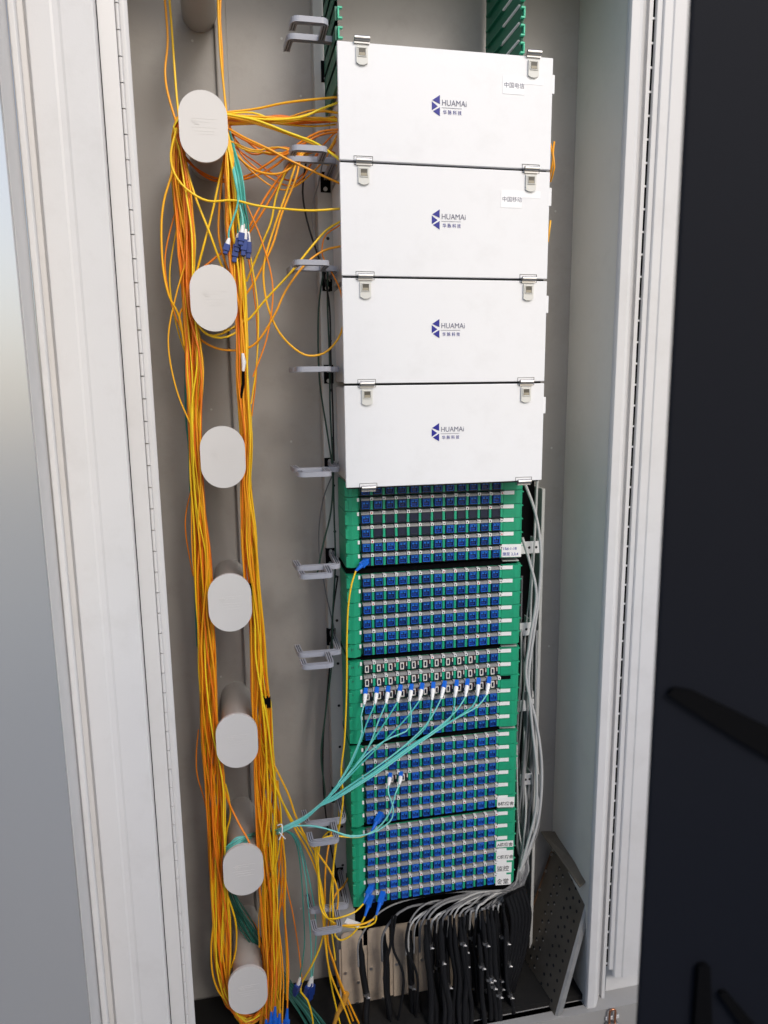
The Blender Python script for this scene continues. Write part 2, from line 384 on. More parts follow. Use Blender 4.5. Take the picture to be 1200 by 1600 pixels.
MB().box(-.004, .004, 0, .07, 0, at(846, 764, 1.66).z-ZP0, POSTP).obj('upright', rp, .0008)
bb = MB().box(xb+.005, XPR-.006, 1.705, 1.722, ZF, at(700, 700, 1.7).z, BLACK).obj('dark_backing')  # added sheet standing in for the dark void behind the modules
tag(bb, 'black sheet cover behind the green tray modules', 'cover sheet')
for i, (y0, y1, x1) in enumerate(((845, 866, 845), (972, 994, 835), (1092, 1112, 838), (1208, 1228, 832))):
    p = at(812, y1, 1.60); q = at(x1, y0, 1.60)
    t = empty('cable_bracket', (p.x, 1.60, p.z), 'white steel cable bracket with two holes, ' + ('topmost, beside the handwritten label', 'second from the top, behind crossing grey cables', 'third, by the tie on the grey cables', 'lowest, above the curved grey cable run')[i], 'bracket', 'brackets right of the trays')
    b_ = MB().box(0, q.x-p.x, 0, .002, 0, q.z-p.z, FRAMEP); b_.box(q.x-p.x-.002, q.x-p.x, .0021, .06, 0, q.z-p.z, FRAMEP)
    b_.obj('plate', t, .0006)
    for k in (0.45, 0.78): inst('hole', MB().cyl(((q.x-p.x)*k, -.0005, (q.z-p.z)*.5), .0033, (0, .001, 0), SEAL, 12).mesh('hole'), t)

# ------------------------------------------------------------------ white splice boxes
XD0, XD1, YD = 0.224, 0.653, 1.470
zl = [at(527, 62, YD).z, at(530, 252, YD).z, at(535, 433, YD).z, at(539, 602, YD).z, at(541, 765, YD).z]
names = ['top white splice box door with a printed sticker, showing 中国电信', 'second white splice box door with a printed sticker, showing 中国移动',
         'third white splice box door down, with logo and no sticker', 'lowest white splice box door, directly above the green trays']
lat = MB()
lo = [(-.0108, .017), (.0108, .017), (.0108, -.0115), (.004, -.0150), (-.004, -.0150), (-.0108, -.0115)]
lat.prism([Vector((x, -.004, z)) for x, z in lo], (0, .004, 0), LATCH)
lat.frame(-.0085, .0085, -.002, .0145, .002, -.0055, -.004, LATCH)
latm = lat.mesh('latch', .0006)
wm = MB().box(-.0062, .0062, -.0046, -.0041, .0002, .0123, mat('latch_window', (0.09, 0.08, 0.06), .5)).box(-.0058, .0058, -.0054, -.0047, .0004, .0055, mat('latch_tongue', (0.34, 0.30, 0.22), .5)).mesh('latch_window')
hg = MB(); hg.cyl((-.0145, -.004, 0), .0048, (.029, 0, 0), STEEL, 14); hg.box(-.0145, .0145, -.003, .004, -.008, -.001, STEEL)
hgm = hg.mesh('hinge')
hs = MB().frame(-.0185, .0185, -.008, .008, .0006, -.0003, .0004, INK).mesh('hinge_slot')
for i in range(4):
    z1, z0 = zl[i], zl[i+1]; hgt = z1-z0
    b_ = empty('splice_box', (XD0, YD, z0), names[i], 'splice box', 'white splice boxes stacked in the rack')
    W = XD1-XD0
    MB().box(.012, W-.010, .012, .20, .006, hgt-.004, WHITE).obj('housing', b_, .002)
    gap = .0032
    MB().box(0, W, 0, .010, gap, hgt-gap*.4, WHITE).obj('door', b_, .0012, 2)
    MB().box(.004, W-.004, .0105, .014, -.001, hgt, SEAL).obj('seal', b_)
    for xk_ in (.046, W-.042):
        l = inst('latch', latm, b_, (xk_, -.0002, hgt-.0255)); inst('latch_window', wm, l)
        h = inst('hinge', hgm, b_, (xk_, -.001, .0025)); inst('hinge_slot', hs, h, (0, .0005, .001))
        if i == 0: inst('hinge', hgm, b_, (xk_, -.001, hgt+.004))
    # side tabs on the right edge
    MB().box(W, W+.006, .003, .02, hgt-.035-.03, hgt-.03, WHITE).obj('side_tab', b_, .0008)
    # logo: three wedge marks, name, rule, four characters
    lx, lz = W*.5-.034, hgt*.5-.006+(.0 if i else -.003)
    lg = empty('logo', (lx+.002, -.0004, lz+.0125)); lg.parent = b_; lg.scale = (.9, 1, .92)
    S = .0105
    mk = MB()
    for tri in (((0, .9), (1.6, 1.9), (1.6, .25)), ((-.1, .65), (-.1, -1.0), (1.15, -.2)), ((.15, -1.15), (1.6, -.35), (1.6, -2.0))):
        mk.prism([Vector((x*S, 0, z*S+.001)) for x, z in tri], (0, -.0003, 0), LOGOB)
    mk.obj('mark', lg)
    text('lettering', 'HUAMAi', .0162, (.0205, -.0002, .0012), LOGOG, lg, sx=.93)
    MB().box(.0205, .0655, -.0002, .0001, -.0035, -.0028, LOGOG).obj('rule', lg)
    text('lettering', '华 脉 科 技', .0092, (.0235, -.0002, -.0150), LOGOB, lg, sx=.95)
    if i < 2:
        st = MB().box(W-.104, W-.060, -.0006, -.0001, hgt-.072, hgt-.039, STICK).obj('sticker', b_)
        text('lettering', ('中国电信', '中国移动')[i], .0107, (W-.102, -.0008, hgt-.060), LOGOG, st)
        MB().box(W-.064, W-.020, -.0004, -.0001, hgt-.052, hgt-.039, STICK).obj('sticker', b_)

# ------------------------------------------------------------------ green tray modules with adapters
YM = 1.560; XC1 = 0.2745+.003; DXC = 0.02742
def ym_z(px, py): return at(px, py, YM-.012).z
def adapter_mesh(kind):
    b_ = MB()
    b_.box(-.0098, .0098, -.010, .002, -.0112, .0095, BODYD)
    # grey label sleeve, leaning up
    b_.prism([Vector((-.0096, -.0130, .0082)), Vector((-.0096, -.0130, .0118)), Vector((-.0096, -.0085, .0140)), Vector((-.0096, -.001, .0142)), Vector((-.0096, -.001, .0082))], (.0186, 0, 0), SLEEVE)
    b_.box(-.0106, .0172, -.0075, .001, -.0138, -.0113, HOLE)
    b_.box(.0091, .0104, -.0105, .001, -.0112, .0150, HOLE)
    b_.box(.0103, .0170, -.0138, -.001, .0084, .0148, TAGW)
    b_.box(.0122, .0150, -.0140, -.0136, .0098, .0134, TAGDOT)
    b_.box(.0110, .0164, -.0112, .001, -.0120, .0080, GREENF)
    if kind == 'blue':
        b_.frame(-.0082, .0078, -.0092, .0066, .0012, -.0165, -.0100, PORTR)
        b_.box(-.0069, .0069, -.0120, -.0101, -.0076, .0053, HOLE)
        b_.box(-.0060, -.0012, -.0152, -.0121, .0008, .0040, PORTL); b_.box(.0012, .0056, -.0152, -.0121, .0008, .0040, PORTL)
        b_.box(-.0050, .0046, -.0135, -.0121, -.0062, -.0020, BLUE)
    elif kind == 'lc':
        b_.frame(-.0078, .0008, -.0100, .0056, .0018, -.0150, -.0100, LCW)
        b_.box(-.0060, -.0010, -.0120, -.0101, -.0080, .0036, HOLE)
        b_.box(.0020, .0062, -.0125, -.0101, -.0020, .0060, MAROON)
        b_.box(.0066, .0084, -.0138, -.0101, -.0030, .0055, LCW)
        b_.box(-.0090, .0090, -.0125, -.0101, -.0108, -.0102, BODYD)
    elif kind == 'plain':
        b_.frame(-.0088, .0088, -.0095, .0072, .0010, -.0118, -.0100, BODYD)
        b_.box(-.0078, .0078, -.0108, -.0101, -.0085, .0062, HOLE)
    return b_.mesh('adapter_'+kind)
AD = {k: adapter_mesh(k) for k in ('blue', 'lc', 'plain')}
# tray mesh (local origin: first adapter centre on tray face); dz = pitch
def tray_mesh(dz, top, bottom):
    b_ = MB(); h1 = .0168; h0 = h1-dz+.0012
    X0 = -.044; X1 = DXC*11+.0165
    # face behind adapters
    b_.box(-.0145, X1+.001, 0, .10, h0, h1-.0035, GREEN)
    e = X1+.0012
    # right ear in plan, then curved back
    pl = [(e, .002), (e, -.0095), (e+.030, -.0135), (e+.040, -.0125), (e+.047, -.006), (e+.050, .006), (e+.050, .09), (e+.046, .09), (e+.046, .008), (e+.040, .002)]
    b_.prism([Vector((x, y, h0)) for x, y in pl], (0, 0, h1-h0), GREEN)
    b_.box(e+.0435, e+.0515, -.004, .0, h1-.007, h1-.004, GREEN)
    # left ear
    pl = [(-.0150, -.008), (-.0150, .002), (-.040, .010), (-.040, .09), (-.0455, .09), (-.0455, -.006), (-.0425, -.0125), (-.030, -.0155)]
    b_.prism([Vector((x, y, h0)) for x, y in pl], (0, 0, h1-h0), GREEN)
    b_.box(-.0460, -.0385, -.0158, -.0100, h0+.002, h1-.006, GREEN)
    return b_.mesh('tray', .0006)
mods = [
    ('A', 765.5, 22.15, 6), ('B', 909.0, 21.45, 6), ('C', 1044.0, 21.25, 6), ('D', 1178.6, 20.45, 6), ('E', 1306.5, 19.65, 6)]
mlab = {'A': 'green tray module right under the white doors, its adapters dark in shade', 'B': 'green tray module filled with blue capped ports, a yellow cord hanging down its left edge',
        'C': 'green tray module whose upper rows have small white-framed ports and teal cords', 'D': 'green tray module with sticker B栋宿舍 at its lower right',
        'E': 'lowest green tray module with four white stickers at its right'}
labelm = MB().box(0, .0235, -.0015, 0, 0, .0085, TAGW).mesh('label_strip')
labeld = MB().box(0, .0235, -.0015, 0, 0, .0085, BLACK).mesh('label_strip')
tabm = MB().box(-.0022, .0022, -.003, 0, -.004, .004, TAGW).mesh('end_tab')
MOD = {}
for nm, y0, dy, n in mods:
    zz = [ym_z(571, y0+dy*k) for k in range(n)]
    dz = (zz[0]-zz[-1])/(n-1)
    mo = empty('tray_module', (XC1, YM, zz[-1]), mlab[nm], 'tray module', 'green tray modules below the white doors')
    tm = tray_mesh(dz, 0, 0)
    MOD[nm] = (zz, dz)
    for k in range(n):
        zk = (n-1-k)*dz
        tr = inst('tray', tm, mo, (random.uniform(-.0004, .0004), random.uniform(-.0012, .0006), zk+random.uniform(-.0002, .0002)))
        for c_ in range(12):
            kd = 'blue'
            if nm == 'A' and k == 2 and c_ > 0: kd = 'plain'
            if nm == 'A' and k == 3 and 0 < c_ < 6: kd = 'plain'
            if nm == 'C' and k == 0 and c_ < 10: kd = 'lc'
            if nm == 'C' and k in (1, 2): kd = 'lc'
            if nm == 'D' and k == 2 and c_ in (2, 3): kd = 'lc'
            a_ = inst('adapter', AD[kd], tr, (c_*DXC, 0, 0), (random.uniform(-.02, .02), random.uniform(-.015, .015), random.uniform(-.02, .02)))
        X1 = DXC*11+.0177
        lsx = inst('label_strip', labeld if (nm == 'C' and k == 2) else labelm, tr, (X1+.0005, -.0122+.0015, .0078), (0, 0, -.12))
        inst('end_tab', tabm, tr, (-.0165, -.0085, .0105))
    # black shelf under each module
    sh = MB().box(-.043, DXC*11+.022, .004, .13, -.0330, -.0215, BLACK)
    sh.prism([Vector((DXC*11+.0225, .0, -.0225)), Vector((DXC*11+.060, -.006, -.0225)), Vector((DXC*11+.066, .05, -.0225)), Vector((DXC*11+.0225, .06, -.0225))], (0, 0, -.002), POSTP)
    sh.obj('shelf', mo)
    def sticker(k, dzk, hgt_, txt, size, col=INK, x0=.0, w_=.036, name='sticker'):
        zb = (n-1-k)*dz+dzk
        w_ += .003
        s_ = MB().box(0, w_, -.0008, 0, 0, hgt_, TAGW).obj(name, mo, loc=(X1-.003+x0, -.0116, zb)); s_.rotation_euler = (0, random.uniform(-.02, .02), -.12)
        for j, (tx, tz) in enumerate(txt):
            text('lettering', tx, size, (.0022, -.0010, tz), col, s_, offset=.00012)
    if nm == 'A':
        sticker(5, -.011, .030, [('15#-1-18', .017), ('接至 2,3,4', .004)], .0088, INKB, w_=.043)
    if nm == 'D': sticker(5, -.0135, .026, [('B栋宿舍', .005)], .0112, w_=.040)
    if nm == 'E':
        sticker(2, -.0135, .0165, [('A栋宿舍', .003)], .0108, w_=.040)
        sticker(3, -.017, .0275, [('C栋宿舍', .006)], .0112, w_=.040)
        sticker(4, -.0175, .0280, [('监控', .006)], .0158, w_=.037)
        sticker(5, -.0180, .0280, [('食堂', .004)], .0158, w_=.036)
    if nm in 'BC':
        for k in ((5,) if nm == 'B' else (0, 1, 2)):
            q = text('pen_writing', 'H1-%d' % (12 if nm == 'B' else k+2), .0095, (-.0395, -.0165, (n-1-k)*dz+.002), INK, mo, rot=(PI/2, 0, .25))

# arms of the half-empty rack above the white doors
rk = empty('tray_rack', (0.23, 1.5, at(700, 20, 1.5).z), 'open green rack of slotted side arms above the top white door', 'tray rack')
for side in (0, 1):
    X = at(819, 40, 1.50).x if side else at(534, 40, 1.50).x
    for k in range(-5, 5):
        zc = at(819 if side else 534, (16+27.5*k) if side else (14+31*k), 1.50).z + .0275
        if zc > ZT-.03: continue
        a_ = MB()
        if side:
            a_.box(-.004, .001, .004, .215, -.0165, .0145, ARM_SHADED); a_.box(-.010, -.0042, .10, .20, -.0165, -.013, ARM_SHADED)
            a_.box(-.0085, -.0042, .01, .11, .0150, .0180, TAGW)
        else:
            a_.box(-.012, -.007, .004, .17, -.022, .022, ARM_SHADED)
        ob = a_.obj('arm', rk); ob.location = Vector((X, 1.50, zc))-Vector(rk.location)
        c_ = MB(); sx_ = -1
        c_.box(-.008, .001, -.004, .003, .006, .0095, GREENL); c_.box(-.008, .001, -.004, .003, -.0115, -.008, GREENL)
        c_.box(-.002, .001, -.004, .003, -.008, .006, GREENL) if side else c_.box(-.008, -.005, -.004, .003, -.008, .006, GREENL)
        c_.obj('clip', ob, .0005)

# ------------------------------------------------------------------ cable rings on the left post
def ribbon(path, hgt_, wid, mats=(RINGP, RINGD)):
    """bar following path in plan (x,y), rounded corners, ribbed top and bottom"""
    P = [Vector((x, y, 0)) for x, y in path]; out = [P[0]]
    for i in range(1, len(P)-1):
        a_, b_, c_ = P[i-1], P[i], P[i+1]; r = min(.009, (b_-a_).length*.45, (c_-b_).length*.45)
        s_ = b_+(a_-b_).normalized()*r; e_ = b_+(c_-b_).normalized()*r
        for k in range(6):
            t = k/5; out.append(s_*(1-t)**2+b_*2*t*(1-t)+e_*t*t)
    out.append(P[-1])
    mb = MB(); n = len(out)
    nor = []
    for i in range(n):
        t = (out[min(i+1, n-1)]-out[max(i-1, 0)]).normalized(); nor.append(Vector((-t.y, t.x, 0)))
    w2 = wid/2
    sec = [(-w2, -1), (-w2, 1), (-w2*.55, 1), (-w2*.55, .6), (-w2*.20, .6), (-w2*.20, 1), (w2*.20, 1), (w2*.20, .6), (w2*.55, .6), (w2*.55, 1), (w2, 1),
           (w2, -1), (w2*.55, -1), (w2*.55, -.6), (w2*.20, -.6), (w2*.20, -1), (-w2*.20, -1), (-w2*.20, -.6), (-w2*.55, -.6), (-w2*.55, -1)]
    m_ = len(sec); v = [out[i]+nor[i]*u+Vector((0, 0, q*hgt_/2)) for i in range(n) for u, q in sec]
    f = []
    groove = {3, 7, 13, 17}
    A = [(i*m_+k, i*m_+(k+1) % m_, (i+1)*m_+(k+1) % m_, (i+1)*m_+k) for i in range(n-1) for k in range(m_) if k not in groove]
    B = [(i*m_+k, i*m_+(k+1) % m_, (i+1)*m_+(k+1) % m_, (i+1)*m_+k) for i in range(n-1) for k in range(m_) if k in groove]
    mb.add(v, A, mats[0]); mb.add(v, B, mats[1])
    mb.add(v, [tuple(range(m_))[::-1], tuple((n-1)*m_+k for k in range(m_))], mats[0])
    return mb
XRG = at(531, 1018, 1.56).x - .004
main = ribbon([(.002, .125), (.0, .0), (-.096, .0), (-.100, .054)], .0105, .0135)
front = ribbon([(-.030, -.0068), (-.030, -.072), (-.094, -.072), (-.096, -.036)], .0098, .0135)
mainm = main.mesh('rear_arm'); frontm = front.mesh('front_loop')
footm = MB().box(-.012, .010, .124, .130, -.030, .012, BLACK).cyl((0, .1235, .006), .0035, (0, -.004, 0), STEEL, 10).cyl((-.002, .1235, -.024), .0045, (0, -.005, 0), STEEL, 10).mesh('foot')
rl = ['highest, beside the top white door corner', 'second from the top, with orange cords running over it', 'third from the top, with two golden cords draped past', 'seen edge-on, below the long yellow loop', 'beside the lowest white door',
      'at the level where the yellow cord leaves its blue plug', 'beside the second green tray module', 'with a yellow cord resting in it, by the teal cords', 'lowest, beside the blue plugs and the white tag']
for i, (px, py) in enumerate(((527, 64), (524, 252), (526, 420), (528, 577), (528, 733), (529, 884), (530, 1018), (538, 1281), (543, 1414))):
    p = at(px, py, 1.555)
    r_ = empty('cable_ring', (XRG+(at(px, py, 1.555).x-XRG)*.8, 1.555, p.z), 'grey double hook ring, ' + rl[i], 'cable ring', 'cable rings along the left post')
    [setattr(inst(a_, b_, r_), 'scale', (.9, 1, 1)) for a_, b_ in (('rear_arm', mainm), ('front_loop', frontm))]; inst('foot', footm, r_)

# ------------------------------------------------------------------ cords
def path(pts, dY=0): return [at(p[0], p[1], (p[2] if len(p) > 2 else 1.56)+dY) for p in pts]
def cord(P, m_, r=.0021, name='patch_cord', label=None, cat='cord', group=None, root=False, step=.014):
    S = spline(P, step)
    if root:
        e = empty(name, P[0], label, cat, group)
        o = MB().tube([p-P[0] for p in S], r, m_, 7).obj('jacket', e)
        return e, S
    o = MB().tube([p-P[0] for p in S], r, m_, 7).obj(name, None, loc=P[0])
    tag(o, label, cat, group)
    return o, S
def plug(parent, base, tip, tail, kind):
    """connector whose tip sits at `tip` (in the port) and whose boot ends at `tail`; child of the cord"""
    tip = Vector(tip)-base; tail = Vector(tail)-base; d = tip-tail; L = d.length; u = d/L
    q = u.to_track_quat('Z', 'Y')
    def pl(nm, mb, **k):
        o = mb.obj(nm, parent, **k); o.location = tail; o.rotation_mode = 'QUATERNION'; o.rotation_quaternion = q; return o
    if kind == 'sc':
        pl('plug_body', MB().box(-.0062, .0062, -.0055, .0055, L*.50, L, PLUGB).box(-.0048, .0048, -.0070, -.0056, L*.58, L*.92, PLUGB), bevel=.0008)
        pl('boot', MB().tube([(0, 0, 0), (0, 0, L*.2), (0, 0, L*.35), (0, 0, L*.5)], [.0026, .0034, .0044, .0052], PLUGB, 10))
    elif kind == 'lc':
        pl('plug_body', MB().box(-.0045, .0045, -.0045, .0045, L*.62, L, PLUGB).box(-.003, .003, -.0075, -.0046, L*.66, L*.86, PLUGB), bevel=.0006)
        pl('boot', MB().tube([(0, 0, 0), (0, 0, L*.25), (0, 0, L*.45), (0, 0, L*.62)], [.0024, .0040, .0052, .0048], WHITEP, 10))
    elif kind == 'lchang':
        pl('plug_body', MB().box(-.0095, .0095, -.006, .006, L*.42, L*.85, NAVY).box(-.0075, .0075, -.0045, .0045, L*.85, L*1.05, NAVY).box(-.0032, -.0012, -.0012, .0012, L, L*1.08, WHITEP).box(.0012, .0032, -.0012, .0012, L, L*1.08, WHITEP), bevel=.0006)
        pl('boot', MB().tube([(0, 0, 0), (0, 0, L*.2), (0, 0, L*.46)], [.0024, .0042, .0050], WHITEP, 10))

def interp(tab, y):
    for a_, b_ in zip(tab, tab[1:]):
        if y <= b_[0]:
            t = max(0, (y-a_[0])/(b_[0]-a_[0])); return a_[1]+(b_[1]-a_[1])*t, a_[2]+(b_[2]-a_[2])*t
    return tab[-1][1], tab[-1][2]
LB = [(205, 268, 282), (250, 268, 290), (300, 269, 299), (350, 275, 304), (400, 278, 305), (450, 284, 302), (500, 287, 306), (550, 289, 318), (600, 292, 318), (650, 294, 314), (700, 296, 315), (750, 296, 318), (800, 298, 322),
      (850, 300, 328), (900, 302, 331), (950, 306, 332), (1000, 309, 336), (1050, 310, 338), (1100, 313, 340), (1150, 315, 342), (1200, 318, 349), (1250, 322, 352), (1300, 325, 352), (1350, 327, 354), (1400, 330, 356), (1450, 332, 361), (1500, 333, 362), (1545, 341, 359)]
RB = [(215, 350, 360), (260, 350, 366), (300, 352, 371), (350, 352, 373), (400, 357, 380), (450, 362, 384), (500, 368, 386), (550, 370, 388), (600, 370, 387), (650, 373, 393), (700, 377, 395), (750, 376, 390), (800, 376, 397),
      (850, 376, 402), (900, 380, 404), (950, 389, 408), (1000, 391, 414), (1050, 391, 418), (1100, 393, 424), (1150, 396, 425), (1200, 397, 429), (1250, 398, 433), (1300, 400, 431), (1350, 403, 432), (1400, 405, 434), (1450, 408, 436), (1500, 412, 437), (1550, 412, 432)]
def bundle(tab, n, top, bot, orange_f, grp, labels, ylo=1.535, yhi=1.625, seed=1):
    rnd = random.Random(seed)
    for j in range(n):
        u0 = (j+.5)/n; ph = [rnd.uniform(0, 6.28) for _ in range(4)]; Yb = rnd.uniform(ylo, yhi)
        y_start = tab[0][0]+rnd.uniform(-6, 20); P = []
        P += [at(px+rnd.uniform(-6, 6), py+rnd.uniform(-3, 3), Y_) for px, py, Y_ in top(Yb, u0)]
        y = y_start+25
        while y < tab[-1][0]-5:
            a_, b_ = interp(tab, y)
            u = u0+.30*math.sin(y/150+ph[0])+.20*math.sin(y/64+ph[1]); u = .5+.5*math.tanh((u-.5)*2.2)
            Y_ = Yb+.014*math.sin(y/130+ph[2])
            P.append(at(a_+(b_-a_)*u+rnd.uniform(-1.3, 1.3), y, Y_))
            y += rnd.uniform(38, 56)
        P += [at(px+rnd.uniform(-5, 5), py+rnd.uniform(-5, 5), Y_) for px, py, Y_ in bot(Yb, u0, rnd)]
        f = orange_f(u0); isO = rnd.random() < f
        m_ = rnd.choice(ORG if isO else YEL)
        cord(P, m_, rnd.choice((.0015, .0018, .0021)), label=labels[0] if isO else labels[1], group=grp+(', orange' if isO else ', yellow'), step=.022)
# left run: over the top spool and round the lowest one
bundle(LB, 56, lambda Y, u: [(322+u*6, 168, Y), (290, 176, Y), (277, 200, Y)], lambda Y, u, r: [(356+u*8, 1566+u*6, Y), (385, 1590+u*10, Y), (412, 1580, Y)],
       lambda u: .62 if u < .75 else .42, 'cords in the left run around the spools',
       ['orange fibre cord in the crowded left run beside the spools', 'yellow fibre cord in the crowded left run beside the spools'], seed=3)
bundle(RB, 54, lambda Y, u: [(330, 176+6*u, Y), (345, 190, Y)], lambda Y, u, r: [(410+u*26, 1580, Y), (400+u*36, 1625, Y)],
       lambda u: .72 if u < .5 else .25, 'cords in the right run past the spools',
       ['orange fibre cord in the crowded right run beside the spools', 'yellow fibre cord in the crowded right run beside the spools'], seed=9)

